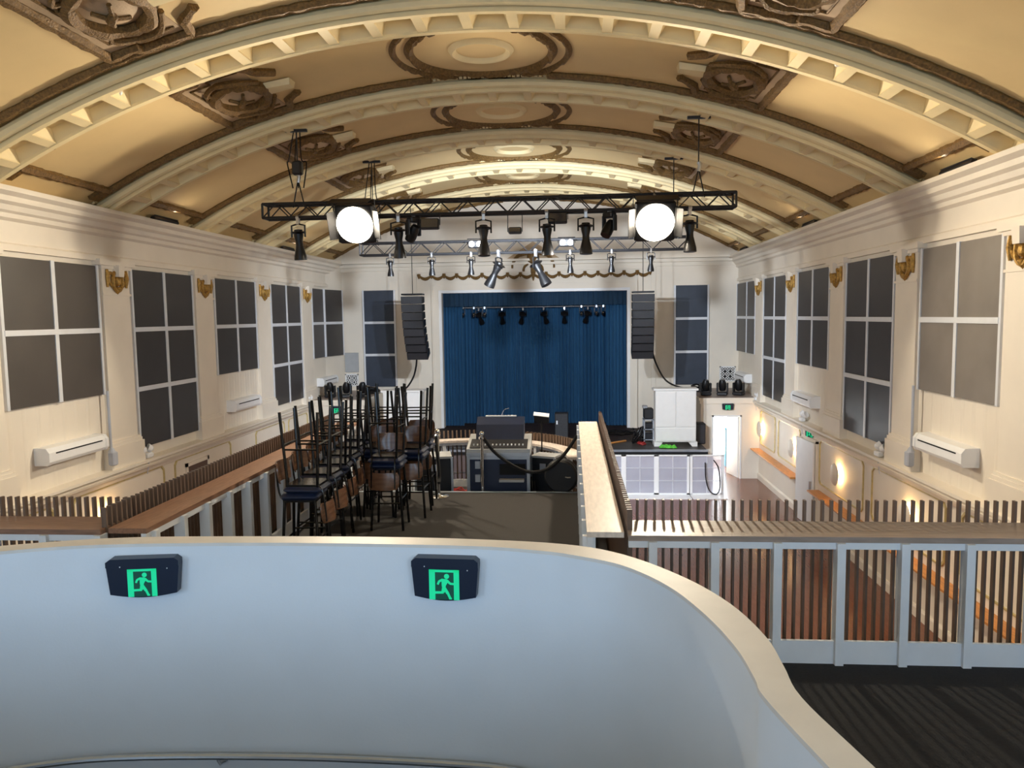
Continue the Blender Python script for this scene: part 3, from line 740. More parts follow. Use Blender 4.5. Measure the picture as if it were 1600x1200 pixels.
# half-dome wall sconces above the timber ledge
def sconce(label, X, I, y):
    r_ = thing('wall_sconce', label, 'wall lamp', (X, y, 1.67), group='lit disc sconces')
    ry = (0, I * PI / 2, 0)
    MB().lathe([(.06, 0), (.06, .10)], (0, 0, 0), 14, ry).build('stem', 'white', r_, True)
    MB().lathe([(.001, .10), (.23, .10), (.25, .115), (.22, .14), (.001, .16)], (0, 0, 0), 28, ry).build('disc', 'wall', r_, True)
    MB().tube([(I * .08, .17 * math.cos(q), .17 * math.sin(q)) for q in [2 * PI * t / 24 for t in range(24)]], .012, 6, closed=True).build('light_ring', 'sconce_lit', r_, True)
for k, y in enumerate((13.67, 17.24, 20.62, 24.07)):
    sconce('lit disc sconce on the right wall, %s from the near end' % ORD[k], XR, -1, y)
sconce('lit disc sconce on the left wall behind the corner of the slatted rail', XL, 1, 13.3)

# timber ledges on the right wall
for y0, y1, lab in ((20.08, 24.5, 'orange timber wall ledge between the white door and the side room'), (9.0, 18.65, 'orange timber wall ledge seen through the right balustrade')):
    r_ = thing('wall_ledge', lab, 'ledge', (XR, y0, .86), group='timber wall ledges')
    MB().prism([(0, .09), (-.26, .09), (-.28, .10), (-.28, .135), (0, .135)], 0, y1 - y0, 'xz').build('board', 'orangewood', r_)
    MB().prism([(0, 0), (-.03, 0), (-.06, .06), (-.12, .09), (0, .09)], 0, y1 - y0, 'xz').build('apron', 'orangewood', r_)

# vent grilles and plate on the far wall
def grille(label, x, z, w_, h_):
    r_ = thing('vent_grille', label, 'vent', (x, YF - .005, z - h_ / 2), group='ornamental vent grilles')
    for a in ((-w_ / 2, -w_ / 2 + .04, 0, h_), (w_ / 2 - .04, w_ / 2, 0, h_), (-w_ / 2, w_ / 2, 0, .04), (-w_ / 2, w_ / 2, h_ - .04, h_)):
        MB().b2(a[0], a[1], -.03, 0, a[2], a[3]).build('frame_bar', 'white', r_)
    b = MB()
    for i in range(3):
        for j in range(3):
            c = Vector((-w_ / 2 + w_ * (i + .5) / 3, -.02, h_ * (j + .5) / 3))
            b.tube([c + Vector((.075 * math.cos(q), 0, .075 * math.sin(q))) for q in [2 * PI * t / 12 for t in range(12)]], .012, 4, closed=True)
            b.tube([c + Vector((-.06, 0, -.06)), c + Vector((.06, 0, .06))], .01, 4); b.tube([c + Vector((-.06, 0, .06)), c + Vector((.06, 0, -.06))], .01, 4)
    b.build('scrollwork', 'white', r_); MB().b2(-w_ / 2, w_ / 2, -.008, 0, 0, h_).build('backing', 'dark', r_)
grille('square ornamental vent grille right of the stage', 5.58, 3.12, .56, .54)
grille('square ornamental vent grille left of the stage above the stools', -8.12, 3.0, .50, .46)
tag(MB().rbox((-8.10, YF - .03, 3.66), (.52, .05, .72), .01).build('vent_plate', 'grey'), 'plain grey rectangular vent plate left of the stage', 'vent')

# ------------------------------------------------------------------ exit signs
def running_man(b, sc_, ox, oy, y):
    # filled polygons of the running figure in the xz plane; unit square picture
    def P2(p): return (ox + p[0] * sc_, oy + p[1] * sc_)
    def poly(pts): b.prism([P2(p) for p in pts], y, y - .002, 'xz')
    def stroke(p, q, t):
        d_ = Vector((q[0] - p[0], q[1] - p[1])); n_ = Vector((-d_.y, d_.x)).normalized() * t / 2
        poly([(p[0] + n_.x, p[1] + n_.y), (q[0] + n_.x, q[1] + n_.y), (q[0] - n_.x, q[1] - n_.y), (p[0] - n_.x, p[1] - n_.y)])
    poly([(.59 + .085 * math.cos(a), .79 + .085 * math.sin(a)) for a in [2 * PI * k / 14 for k in range(14)]])
    poly([(.42, .70), (.58, .70), (.66, .64), (.56, .48), (.54, .36), (.44, .34), (.42, .5)])
    stroke((.46, .68), (.34, .62), .075); stroke((.34, .63), (.29, .51), .07)
    stroke((.60, .66), (.70, .55), .075); stroke((.69, .55), (.82, .54), .07)
    stroke((.48, .38), (.46, .25), .11); stroke((.48, .25), (.18, .24), .08)
    stroke((.51, .40), (.62, .22), .10); stroke((.62, .23), (.70, .05), .08); stroke((.66, .05), (.75, .05), .05)
def exit_sign(label, loc, rot, w_, h_):
    r_ = thing('exit_sign', label, 'exit sign', loc, rot, 'green running-man exit signs')
    # housing: curved bottom edge, narrower foot
    n = 12; bot = [(-w_ * .46 + w_ * .92 * k / n, -h_ / 2 - .10 * h_ * math.sin(PI * k / n) + .05 * h_) for k in range(n + 1)]
    prof = bot + [(w_ / 2, h_ * .28), (-w_ / 2, h_ * .28)]
    MB().prism(prof, -.075, 0, 'xz').build('housing', 'signbody', r_)
    MB().prism([(-w_ / 2, h_ * .28), (w_ / 2, h_ * .28), (w_ / 2, h_ * .42), (w_ * .44, h_ * .5), (-w_ * .44, h_ * .5), (-w_ / 2, h_ * .42)], -.082, 0, 'xz').build('lid', 'signbody', r_)
    s_ = h_ * .74; ox, oy = -s_ / 2 - w_ * .01, -h_ / 2 - .02 * h_
    MB().b2(ox, ox + s_, -.077, -.07, oy, oy + s_).build('picture_panel', 'signdark', r_)
    b = MB()
    b.b2(ox, ox + s_ * .2, -.0795, -.076, oy, oy + s_); b.b2(ox + s_ * .82, ox + s_, -.0795, -.076, oy, oy + s_); b.b2(ox, ox + s_, -.0795, -.076, oy + s_ * .92, oy + s_)
    b.build('door_symbol', 'signgreen', r_)
    b = MB(); running_man(b, s_, ox, oy, -.0795); b.build('running_figure', 'signgreen', r_)
    MB().sphere((-w_ * .3, -.084, h_ * .3), .004, 6).build('indicator', 'bar', r_); MB().sphere((w_ * .34, -.079, h_ * .22), .004, 6).build('indicator', 'bar', r_)
    return r_
exit_sign('dark exit sign with green running figure near the left edge of the curved white wall', (-2.66, 4.47, 3.715), (0, 0, math.radians(9)), .435, .235)
exit_sign('dark exit sign with green running figure at the centre of the curved white wall', (-.765, 4.505, 3.717), (0, 0, math.radians(-3)), .41, .25)
exit_sign('small green exit sign above the open doorway beside the stage', (4.96, BF, 2.33), (0, 0, 0), .36, .2)
exit_sign('small green exit sign above the white door in the right wall', (XR, 19.25, 2.33), (0, 0, -PI / 2 + .5), .30, .26)
exit_sign('small green exit sign on the left block behind the stools', (-7.72, BF, 2.28), (0, 0, 0), .42, .24)

# ------------------------------------------------------------------ lighting trusses
def truss(label, x0, x1, y, zc, hgt, dep, step, r_ch=.026, name='lighting_truss'):
    r_ = thing(name, label, 'truss', ((x0 + x1) / 2, y, zc), group='lighting trusses')
    L = x1 - x0; ch = MB().tube([(-L / 2, 0, 0), (L / 2, 0, 0)], r_ch, 8).mesh('chord', 'truss', True)
    ends = [(dy, dz) for dy in (-dep / 2, dep / 2) for dz in (-hgt / 2, hgt / 2)]
    for dy, dz in ends: inst('chord', ch, r_, (0, dy, dz))
    n = int(L / step)
    st = L / n
    up_ = MB().tube([(0, 0, -hgt / 2), (st, 0, hgt / 2)], r_ch * .45, 6).mesh('brace', 'truss'); dn = MB().tube([(0, 0, hgt / 2), (st, 0, -hgt / 2)], r_ch * .45, 6).mesh('brace', 'truss')
    for k in range(n):
        for dy in (-dep / 2, dep / 2): inst('brace', up_ if k % 2 == 0 else dn, r_, (-L / 2 + k * st, dy, 0))
    cr_ = MB().tube([(0, -dep / 2, 0), (st, dep / 2, 0)], r_ch * .4, 6).mesh('cross_brace', 'truss')
    for k in range(0, n, 1):
        inst('cross_brace', cr_, r_, (-L / 2 + k * st, 0, hgt / 2))
    for s_ in (-1, 1):
        b = MB()
        for dy in (-dep / 2, dep / 2): b.tube([(s_ * L / 2, dy, -hgt / 2), (s_ * L / 2, dy, hgt / 2)], r_ch * .8, 6)
        for dz in (-hgt / 2, hgt / 2): b.tube([(s_ * L / 2, -dep / 2, dz), (s_ * L / 2, dep / 2, dz)], r_ch * .8, 6)
        b.build('end_frame', 'truss', r_)
    return r_
TY, TZ = 13.95, 7.27; TB = TZ - .13
truss('dark box lighting truss carrying the two bright flood lamps', -5.62, 2.90, TY, TZ, .25, .29, .25)
truss('farther dark lighting truss behind the flood lamps', -4.8, 2.66, 17.45, 6.86, .27, .27, .27, .022)
def zvault(x): return V(RV * math.asin((x - XC) / RV), 0, .22).z
def hang(label, x, y, zt, hoist):
    r_ = thing('hanging_rig', label, 'rigging', (x, y, zt), group='truss hanging rigs')
    H_ = zvault(x) - zt
    MB().tube([(0, 0, .45), (0, 0, H_)], .012, 6).build('rod', 'truss', r_)
    for s_ in (-1, 1): MB().tube([(s_ * .11, 0, -.05), (0, 0, .45)], .012, 6).build('sling', 'black', r_)
    MB().tube([(0, 0, .40), (.02, 0, .5), (0, 0, .56)], .035, 8).build('shackle', 'steel', r_, True)
    MB().b2(-.2, .2, -.03, .03, H_ - .05, H_).build('ceiling_plate', 'truss', r_)
    if hoist:
        MB().rbox((0, 0, .66), (.18, .16, .26), .03).build('chain_hoist', 'blackplastic', r_)
        b = MB()
        for q in range(3): b.tube(catmull([(-.06 + .06 * q, .02, H_ - .05), (-.16 + .12 * q, .0, H_ * .6), (-.2 + .18 * q, .03, .75), (-.1 + .1 * q, 0, .3)], 6), .012, 5)
        b.build('hoist_cable', 'black', r_, True)
hang('chain hoist with cables lifting the left end of the front truss', -4.98, TY, TZ + .12, True)
hang('steel rod hanging the right end of the front truss', 2.27, TY, TZ + .12, False)
hang('chain hoist lifting the left end of the farther truss', -4.5, 17.45, 7.0, True)
hang('steel rod hanging the right end of the farther truss', 2.3, 17.45, 7.0, False)

def spot_mesh():
    body = MB().lathe([(.001, .06), (.07, .05), (.085, -.05), (.06, -.16), (.062, -.22), (.105, -.40), (.11, -.47), (.10, -.475)], (0, 0, 0), 16).mesh('body', 'black', True)
    lens = MB().lathe([(.001, -.462), (.095, -.462), (.09, -.47), (.001, -.475)], (0, 0, 0), 16).mesh('lens', 'glass', True)
    yoke = MB().tube([(-.13, 0, -.08), (-.13, 0, .12), (0, 0, .15), (.13, 0, .12), (.13, 0, -.08)], .016, 6).mesh('yoke', 'black', True)
    clamp = MB().box((0, 0, .19), (.05, .05, .10)).tube([(-.03, 0, .26), (.03, 0, .26)], .035, 8).mesh('clamp', 'steel')
    flange = MB().lathe([(.10, -.02), (.14, 0), (.10, .02)], (0, 0, 0), 14).mesh('cooling_ring', 'black', True)
    return dict(body=body, lens=lens, yoke=yoke, clamp=clamp, cooling_ring=flange)
SM = spot_mesh()
def spot(label, x, y, ztop, tilt=0.0, pan=0.0, scale=1.0, group='spotlights on the trusses'):
    r_ = thing('stage_spotlight', label, 'spotlight', (x, y, ztop - .27 * scale), (0, 0, pan), group); r_.scale = (scale,) * 3
    for nm in ('yoke', 'clamp'): inst(nm, SM[nm], r_)
    bd = inst('body', SM['body'], r_, None, (tilt, 0, 0)); inst('lens', SM['lens'], bd); inst('cooling_ring', SM['cooling_ring'], bd)
    return r_
for k, (x, tl, lab) in enumerate(((-4.96, .1, 'black spotlight hanging at the far left end of the front truss'), (-3.10, .15, 'black spotlight just right of the left flood lamp'), (-1.55, -.1, 'bottle-shaped spotlight hanging left of the middle of the front truss'), (-.41, .1, 'bottle-shaped spotlight hanging right of the middle of the front truss'), (.28, -.05, 'black spotlight between the middle of the front truss and the right flood lamp'), (2.10, -.05, 'black spotlight right of the right flood lamp at the truss end'))):
    spot(lab, x, TY - .145, TB + .01, tl, .2 * (k % 3 - 1), 1.05)
for x in (-1.55, -.41):          # the two middle spotlights are lit and aimed at the stage wall
    l = bpy.data.lights.new('stage_wash', 'SPOT'); l.energy = 1500; l.color = (.80, .89, 1.0); l.spot_size = math.radians(112); l.spot_blend = .6; l.shadow_soft_size = .09
    o = bpy.data.objects.new('stage_wash', l); col.objects.link(o); o.location = (x, TY + .12, 6.42)
    o.rotation_euler = (Vector((XC + (x + 1) * 1.5, YF, 2.4)) - Vector(o.location)).to_track_quat('-Z', 'Y').to_euler()
for x, tx in ((-3.10, XR), (.28, XL)):     # fill added at two neighbouring spotlights to even out the side walls
    l = bpy.data.lights.new('side_wall_fill', 'SPOT'); l.energy = 480; l.color = (1.0, .93, .82); l.spot_size = math.radians(105); l.spot_blend = .8; l.shadow_soft_size = .09
    o = bpy.data.objects.new('side_wall_fill', l); col.objects.link(o); o.location = (x, TY - .145, 6.30)
    o.rotation_euler = (Vector((tx, 16.5, 3.0)) - Vector(o.location)).to_track_quat('-Z', 'Y').to_euler()
def moving(label, x, y, z, tilt, pan):
    r_ = thing('moving_head', label, 'moving light', (x, y, z), (0, 0, pan), 'hanging moving lights')
    MB().rbox((0, 0, -.06), (.22, .16, .1), .02).build('base', 'blackplastic', r_)
    for s_ in (-1, 1): MB().rbox((s_ * .13, 0, -.2), (.03, .1, .28), .01).build('arm', 'blackplastic', r_)
    h_ = MB().lathe([(.001, .12), (.07, .11), (.095, .02), (.1, -.12), (.09, -.2), (.07, -.2)], (0, 0, 0), 14).build('head', 'black', r_, True, (0, 0, -.26), (tilt, 0, 0))
    MB().lathe([(.001, -.19), (.08, -.19), (.001, -.2)], (0, 0, 0), 14).build('lens', 'glass', h_)
    MB().box((0, 0, .0), (.05, .05, .06)).build('clamp', 'steel', r_)
moving('tilted black moving light beside the left flood lamp', -2.83, TY - .1, TB - .03, .7, .9)
moving('tilted black moving light left of the right flood lamp', .70, TY - .1, TB - .03, -.6, -.8)
def strobe(label, x, y, z, w_, h_):
    r_ = thing('strobe_panel', label, 'strobe', (x, y, z), (-.15, 0, 0), 'black strobe panels')
    MB().rbox((0, 0, 0), (w_, .12, h_), .015).build('housing', 'blackplastic', r_); MB().b2(-w_ / 2 + .02, w_ / 2 - .02, -.068, -.058, -h_ / 2 + .02, h_ / 2 - .02).build('face', 'glass', r_)
    for s_ in (-1, 1): MB().b2(s_ * (w_ / 2 + .012) - .006, s_ * (w_ / 2 + .012) + .006, -.02, .02, -.02, TB + .02 - z).build('bracket', 'black', r_)
strobe('black strobe box under the front truss left of the middle', -2.53, TY - .1, 6.97, .34, .19)
strobe('black strobe box under the front truss right of the middle', -.22, TY - .1, 7.02, .34, .19)
strobe('small black box hanging below the middle of the front truss', -1.0, TY + .1, 6.84, .24, .11)

def flood(label, x, z):
    r_ = thing('flood_lamp', label, 'flood lamp', (x, TY - .36, z), (math.radians(22), 0, 0), 'two lit flood lamps')
    MB().rbox((0, .09, 0), (.70, .16, .70), .03).build('housing', 'black', r_)
    b = MB()
    b.lathe([(.001, 0), (.325, 0), (.33, .012)], (0, -.004, 0), 32, (PI / 2, 0, 0)); b.build('lamp_face', 'lamp', r_, True)  # face drawn oversize so the lamp's glare is part of the disc
    MB().lathe([(.001, 0), (.10, 0), (.104, .008)], (0, -.020, 0), 20, (PI / 2, 0, 0)).build('lamp_core', 'lamp_core', r_, True)
    MB().tube([(0, .09, .42), (0, .215 * .927 + (7.395 - z) * .375, -.215 * .375 + (7.395 - z) * .927)], .02, 8).build('clamp', 'steel', r_)
    for s_ in (-1, 1): MB().box((s_ * .40, -.04, 0), (.012, .16, .5), (0, 0, s_ * .9)).build('shade_flap', 'black', r_)
    MB().box((0, -.17, .47), (.72, .36, .012), (-.03, 0, 0)).build('shade_flap', 'black', r_)  # top flap added to hold the lamp's light off the ceiling
    MB().tube([(-.38, .09, 0), (-.38, .09, .42), (.38, .09, .42), (.38, .09, 0)], .015, 6).build('yoke', 'black', r_)
flood('dazzling lit flood lamp on the left half of the front truss', -3.84, 6.955)
flood('dazzling lit flood lamp on the right half of the front truss', 1.475, 6.875)

# fittings on the farther truss
for k, x in enumerate((-4.10, -3.14, -2.24, 0.0, .92, 1.79)):
    spot('small spotlight below the farther truss, %s from the left' % ORD[k], x, 17.31, 6.74, .05, .2 * (k % 3 - 1), .68, 'small spotlights on the farther truss')
for k, (x, tl, pn) in enumerate(((-1.61, .5, 1.2), (-.77, -.5, 1.2))):
    spot('slanted profile spotlight below the farther truss, %s of the middle' % ('left', 'right')[k], x, 17.31, 6.76, tl, pn, 1.15, 'slanted profile spotlights')
def twin(label, x, z, y=17.3):
    r_ = thing('twin_blinder', label, 'blinder lamp', (x, y, z), (0, 0, 0), 'twin round lamps on the farther truss')
    MB().rbox((0, .05, 0), (.34, .12, .17), .02).build('housing', 'blackplastic', r_)
    for s_ in (-1, 1): MB().lathe([(.001, 0), (.058, 0), (.062, .01)], (s_ * .085, -.012, 0), 14, (PI / 2, 0, 0)).build('lens', 'lens_lit', r_, True)
    MB().tube([(-.19, .05, 0), (-.19, .05, .12), (.19, .05, .12), (.19, .05, 0)], .01, 6).build('yoke', 'black', r_)
twin('twin round blinder lamp on the left of the farther truss', -2.13, 6.92); twin('twin round blinder lamp on the right of the farther truss', -.08, 6.91)

# stage lights behind the valance
pipe = thing('lighting_bar', 'thin chrome lighting bar across the stage below the valance', 'lighting bar', (-1.45, 28.4, 5.62))
MB().tube([(-2.75, 0, 0), (2.75, 0, 0)], .025, 8).build('pipe', 'steel', pipe, True)
for s_ in (-2.0, 2.0): MB().tube([(s_, 0, 0), (s_, 0, 1.6)], .008, 6).build('drop_wire', 'steel', pipe)
for k, x in enumerate((-3.42, -2.55, -1.77, -.99, -.23, .63)):
    spot('large stage lantern before the blue curtain, %s from the left' % ORD[k], x, 28.4, 5.62, .75, .3 * (k % 3 - 1), .95, 'large stage lanterns')
def globe(label, x):
    r_ = thing('par_lamp', label, 'par lamp', (x, 28.4, 5.59), group='small stage par lamps')
    MB().tube([(-.07, 0, -.22), (-.07, 0, -.02), (.07, 0, -.02), (.07, 0, -.22)], .01, 6).build('yoke', 'chrome', r_)
    h_ = MB().lathe([(.001, .1), (.05, .08), (.085, 0), (.085, -.06), (.075, -.06)], (0, 0, -.24), 14, (.9, 0, 0)).build('can', 'chrome', r_, True)
    MB().box((0, 0, .02), (.05, .05, .08)).build('clamp', 'chrome', r_)
for k, x in enumerate((-4.02, -3.6, -3.2, .4, .95, 1.2)):
    globe('small chrome par lamp on the stage bar, %s from the left' % ORD[k], x)

# ------------------------------------------------------------------ line array loudspeakers
def line_array(label, x, ztop, sg, dx):
    r_ = thing('line_array', label, 'loudspeaker', (x, 24.0, ztop), group='hanging line arrays')
    z = 0.0; y = 0.0; ang = math.radians(4)
    MB().b2(-.33, .33, -.2, .25, .02, .07).build('rigging_frame', 'black', r_); MB().tube([(0, 0, .07), (0, 0, zvault(x) + .2 - ztop)], .012, 6).build('hanging_cable', 'black', r_)
    for k in range(8):
        h_ = .25; a = ang + math.radians(1.2 * k * (1 + k * .18))
        c = MB().prism([(-.22, -h_ / 2 + .006), (.22, -h_ / 2 + .03), (.22, h_ / 2 - .03), (-.22, h_ / 2 - .006)], -.335, .335, 'yz').build('cabinet', 'blackplastic', r_, False, (dx * k * k * .012, y, z - h_ / 2), (a, 0, 0))
        MB().b2(-.31, .31, -.232, -.219, -h_ / 2 + .015, h_ / 2 - .015).build('grille', 'grille', c)
        z -= h_ * math.cos(a); y += h_ * math.sin(a) * .8
    return r_
line_array('tall black line array loudspeaker hanging left of the stage', -4.99, 5.97, -1, .16)
line_array('tall black line array loudspeaker hanging right of the stage', 2.24, 5.93, 1, 0)
tag(MB().tube(catmull([(-4.98, 24.35, 4.0), (-5.02, 24.4, 3.7), (-5.12, 24.4, 3.35), (-5.3, 24.3, 3.05), (-5.4, 24.1, 3.0)], 8), .03, 6).build('speaker_cable', 'black', None, True), 'black cable running from the left line array to the white cabinet', 'cable')
tag(MB().tube(catmull([(2.55, 24.4, 4.2), (2.75, 25.0, 3.7), (3.15, 26.0, 3.1), (3.6, 26.7, 2.8), (4.15, 27.0, 2.65)], 8), .03, 6).build('speaker_cable', 'black', None, True), 'black cable running from the right line array to the ledge', 'cable')

# moving heads standing on the ledges
def ledge_head(label, x, y, pan):
    r_ = thing('moving_head', label, 'moving light', (x, y, 2.616), (0, 0, pan), 'moving heads on the ledges')
    MB().rbox((0, 0, .06), (.34, .30, .12), .03).build('base', 'blackplastic', r_)
    for s_ in (-1, 1): MB().rbox((s_ * .16, 0, .26), (.05, .16, .30), .015).build('arm', 'blackplastic', r_)
    h_ = MB().lathe([(.001, .2), (.08, .19), (.12, .1), (.125, -.05), (.10, -.16), (.07, -.17)], (0, 0, 0), 14).build('head', 'black', r_, True, (0, 0, .32), (.25, 0, 0))
    MB().lathe([(.001, .198), (.07, .198), (.001, .203)], (0, 0, 0), 14).build('lens', 'glass', h_)
for k, x in enumerate((-8.16, -7.60, -7.05)): ledge_head('black moving head on the left ledge, %s from the side wall' % ORD[k], x, 25.2, .4 * k)
for k, x in enumerate((4.38, 4.92, 5.44)): ledge_head('black moving head on the right ledge, %s from the stage' % ORD[k], x, 25.2, -.3 * k)
def pile(name, label, cx0, cy0, z, rx, ry, n, m, r=.018, seed=1, h_=.12):
    rnd = random.Random(seed); pts = []
    for k in range(n * 8):
        a = 2 * PI * k / 8 + .3 * rnd.random(); q = .45 + .55 * rnd.random()
        pts.append((cx0 + rx * q * math.cos(a), cy0 + ry * q * math.sin(a), z + r + h_ * (k / (n * 8)) * rnd.random()))
    return tag(MB().tube(catmull(pts, 3), r, 5).build(name, m, None, True), label, 'cable')
pile('cable_coil', 'tangled black cables on the right ledge below the far panel', 4.45, 26.6, 2.616, .35, .4, 6, 'black', .03, 2, .22)
pile('cable_coil', 'tangled black cables on the left ledge below the far panel', -7.15, 26.6, 2.616, .35, .4, 6, 'black', .03, 3, .22)

# ------------------------------------------------------------------ things on the stage
cb = thing('storage_cabinet', 'tall white two-door cabinet standing on the right of the stage', 'cabinet', (3.22, 23.95, STAGE))
MB().b2(-.62, .62, -.25, .25, .14, 1.74).build('body', 'cabwhite', cb)
MB().b2(-.68, .68, -.29, .29, 1.74, 1.80).build('top', 'cabwhite', cb)
for s_ in (-1, 1): MB().rbox((s_ * .305, -.262, 1.16), (.60, .025, 1.10), .006).build('door', 'cabwhite', cb)
MB().rbox((0, -.262, .37), (1.21, .025, .40), .006).build('lower_panel', 'cabwhite', cb)
for s_ in (-1, 1):
    MB().prism([(s_ * .66, 0), (s_ * .50, 0), (s_ * .40, .12), (s_ * .66, .14)], -.28, .26, 'xz').build('foot', 'cabwhite', cb)
cb['label'] = 'tall white two-door cabinet standing on the right of the stage'
c2 = copy_tree(cb); c2.location = (-5.35, 23.95, STAGE); c2['label'] = 'tall white cabinet on the left of the stage behind the stools'
cb['group'] = c2['group'] = 'white stage cabinets'
sb = thing('subwoofer', 'black speaker box on the floor right of the white cabinet', 'loudspeaker', (4.02, 24.28, STAGE))
MB().rbox((0, 0, .33), (.36, .4, .66), .02).build('body', 'blackplastic', sb); MB().b2(-.15, .15, -.212, -.2, .05, .6).build('grille', 'grille', sb)
mo = thing('monitor_speaker', 'black box speaker on stage in front of the blue curtain', 'loudspeaker', (-.32, 24.6, STAGE))
MB().rbox((0, 0, .48), (.44, .4, .96), .02).build('body', 'blackplastic', mo); MB().b2(-.19, .19, -.212, -.2, .06, .9).build('grille', 'grille', mo); MB().b2(-.17, -.12, -.222, -.21, .6, .72).build('badge', 'bar', mo)
rk = thing('equipment_rack', 'open metal equipment rack behind the white cabinet', 'rack', (2.44, 24.35, STAGE))
for sx in (-.14, .14):
    for sy in (-.2, .2): MB().b2(sx - .02, sx + .02, sy - .02, sy + .02, 0, .8).build('upright', 'alu', rk)
for zz in (.12, .45, .76): MB().b2(-.16, .16, -.22, .22, zz, zz + .03).build('shelf', 'alu', rk)
for zz in (.15, .48): MB().rbox((0, 0, zz + .1), (.26, .38, .18), .02).build('amplifier', 'caseblack', rk)
MB().rbox((0, 0, .96), (.3, .38, .34), .03).build('amplifier', 'blackplastic', rk)
MB().rbox((-.1, .05, 1.16), (.16, .2, .1), .02).build('control_box', 'steel', rk)
pile('cable_coil', 'dangling black cables looped beside the equipment rack', 2.12, 24.3, STAGE, .2, .25, 7, 'black', .018, 5, .7)
pile('cable_coil', 'red and black cable bundle on the stage by the rack', 2.2, 24.0, STAGE, .14, .14, 4, 'red', .02, 6, .1)
pile('cable_coil', 'black cables strewn along the stage floor under the curtain', 1.6, 26.3, STAGE, .6, .5, 5, 'black', .025, 8, .06)
b = MB(); rnd = random.Random(11); rows = []
for i in range(9):
    rows.append([(-.26 + .52 * k / 8, -.16 + .32 * i / 8, .02 + .09 * rnd.random() * (1 if 0 < i < 8 and 0 < k < 8 else .1)) for k in range(9)])
b.grid(rows); b.grid([[(p[0], p[1], p[2] - .012) for p in r] for r in rows])
g = b.build('green_cloth', 'green', None, True, (2.95, 23.45, STAGE)); tag(g, 'crumpled lime green cloth on the stage before the white cabinet', 'cloth')
tag(MB().tube([(1.1, 24.0, STAGE + .03), (1.75, 24.6, STAGE + .03)], .03, 8).build('timber_stick', 'orangewood'), 'short yellow timber stick lying on the stage floor', 'stick')

# translucent barrier units in front of the stage
def barrier(label, x0, x1, y, rz=0.0):
    r_ = thing('crowd_barrier', label, 'barrier', (x0, y, 0), (0, 0, rz), 'translucent barrier panels')
    W_ = x1 - x0
    for x in (.035, W_ - .035): MB().b2(x - .035, x + .035, -.03, .03, 0, 1.19).build('post', 'white', r_)
    MB().b2(0, W_, -.03, .03, 1.15, 1.19).build('top_rail', 'white', r_); MB().b2(0, W_, -.03, .03, .02, .06).build('bottom_rail', 'white', r_)
    MB().b2(.07, W_ - .07, -.005, .005, .06, 1.15).build('pane', 'clear', r_)
    for zz in (.42, .80): MB().b2(.07, W_ - .07, -.015, .015, zz - .008, zz + .008).build('cross_bar', 'bar', r_)
    MB().b2(W_ / 2 - .008, W_ / 2 + .008, -.015, .015, .06, 1.15).build('mullion', 'bar', r_)
    MB().b2(0, W_, -.55, .03, 0, .02).build('foot_plate', 'white', r_)
BX = [-1.3, -.36, .58, 1.52, 2.47, 3.42]
for k in range(5): barrier('translucent white barrier panel before the stage, %s from the stage end' % ORD[5 - k], BX[k], BX[k + 1], 22.25)
barrier('translucent white barrier panel at the end of the row beside the doorway', 3.44, 4.42, 22.25, math.radians(2))
tag(MB().tube(catmull([(3.86, 22.18, .98), (3.88, 22.14, .5), (3.98, 22.1, .16), (4.18, 22.1, .06), (4.28, 22.12, .3), (4.24, 22.16, .8), (4.1, 22.17, 1.05)], 6), .018, 6).build('hanging_cable', 'black', None, True), 'black cable looped over the end barrier panel', 'cable')

# ------------------------------------------------------------------ mixing position
dk = thing('mixing_desk_case', 'navy flight case with silver edges standing on the mixing tier', 'flight case', (-1.19, 12.45, TIER))
W_, D_, H_ = .98, .56, .93
MB().rbox((0, 0, H_ / 2 + .03), (W_ - .04, D_ - .04, H_ - .06), .01).build('body', 'casenavy', dk)
for sx in (-1, 1):
    for sy in (-1, 1): MB().b2(sx * W_ / 2 - .025, sx * W_ / 2 + .025, sy * D_ / 2 - .025, sy * D_ / 2 + .025, .02, H_).build('corner_edge', 'alu', dk)
for zz in (.03, H_ - .03):
    for sy in (-1, 1): MB().b2(-W_ / 2, W_ / 2, sy * D_ / 2 - .02, sy * D_ / 2 + .02, zz - .025, zz + .025).build('edge_rail', 'alu', dk)
MB().b2(-W_ / 2 - .03, W_ / 2 + .03, -D_ / 2 - .03, D_ / 2 + .02, H_, H_ + .05).build('lid_rim', 'alu', dk)
MB().b2(-.38, -.30, -D_ / 2 - .012, -D_ / 2 + .02, .5, .62).build('latch', 'alu', dk); MB().b2(-.38, -.30, -D_ / 2 - .012, -D_ / 2 + .02, .72, .84).build('latch', 'alu', dk)
MB().b2(0.02, .42, -D_ / 2 - .12, -D_ / 2 + .0, .52, .56).build('shelf_flap', 'grey', dk); MB().b2(0.02, .44, -D_ / 2 - .012, -D_ / 2, .62, .80).build('recess_panel', 'dark', dk)
ms = thing('mixing_console', 'mixing console with raised dark screen cover on the navy case', 'mixing desk', (-1.19, 12.47, TIER + .98))
MB().prism([(-.30, 0), (.30, 0), (.30, .22), (-.30, .06)], -.52, .52, 'yz').build('chassis', 'grey', ms)
MB().prism([(-.28, .068), (.05, .16), (.05, .172), (-.28, .08)], -.47, .47, 'yz').build('fader_surface', 'blackplastic', ms)
MB().prism([(.02, .15), (.28, .22), (.34, .50), (.27, .52), (.14, .40)], -.40, .40, 'yz').build('screen_cover', 'casenavy', ms)
MB().b2(-.26, .26, .26, .32, .515, .535).build('light_strip', 'bar', ms)
MB().tube(catmull([(.0, .3, .5), (.05, .3, .62), (.14, .28, .66)], 5), .006, 5).build('gooseneck', 'steel', ms)
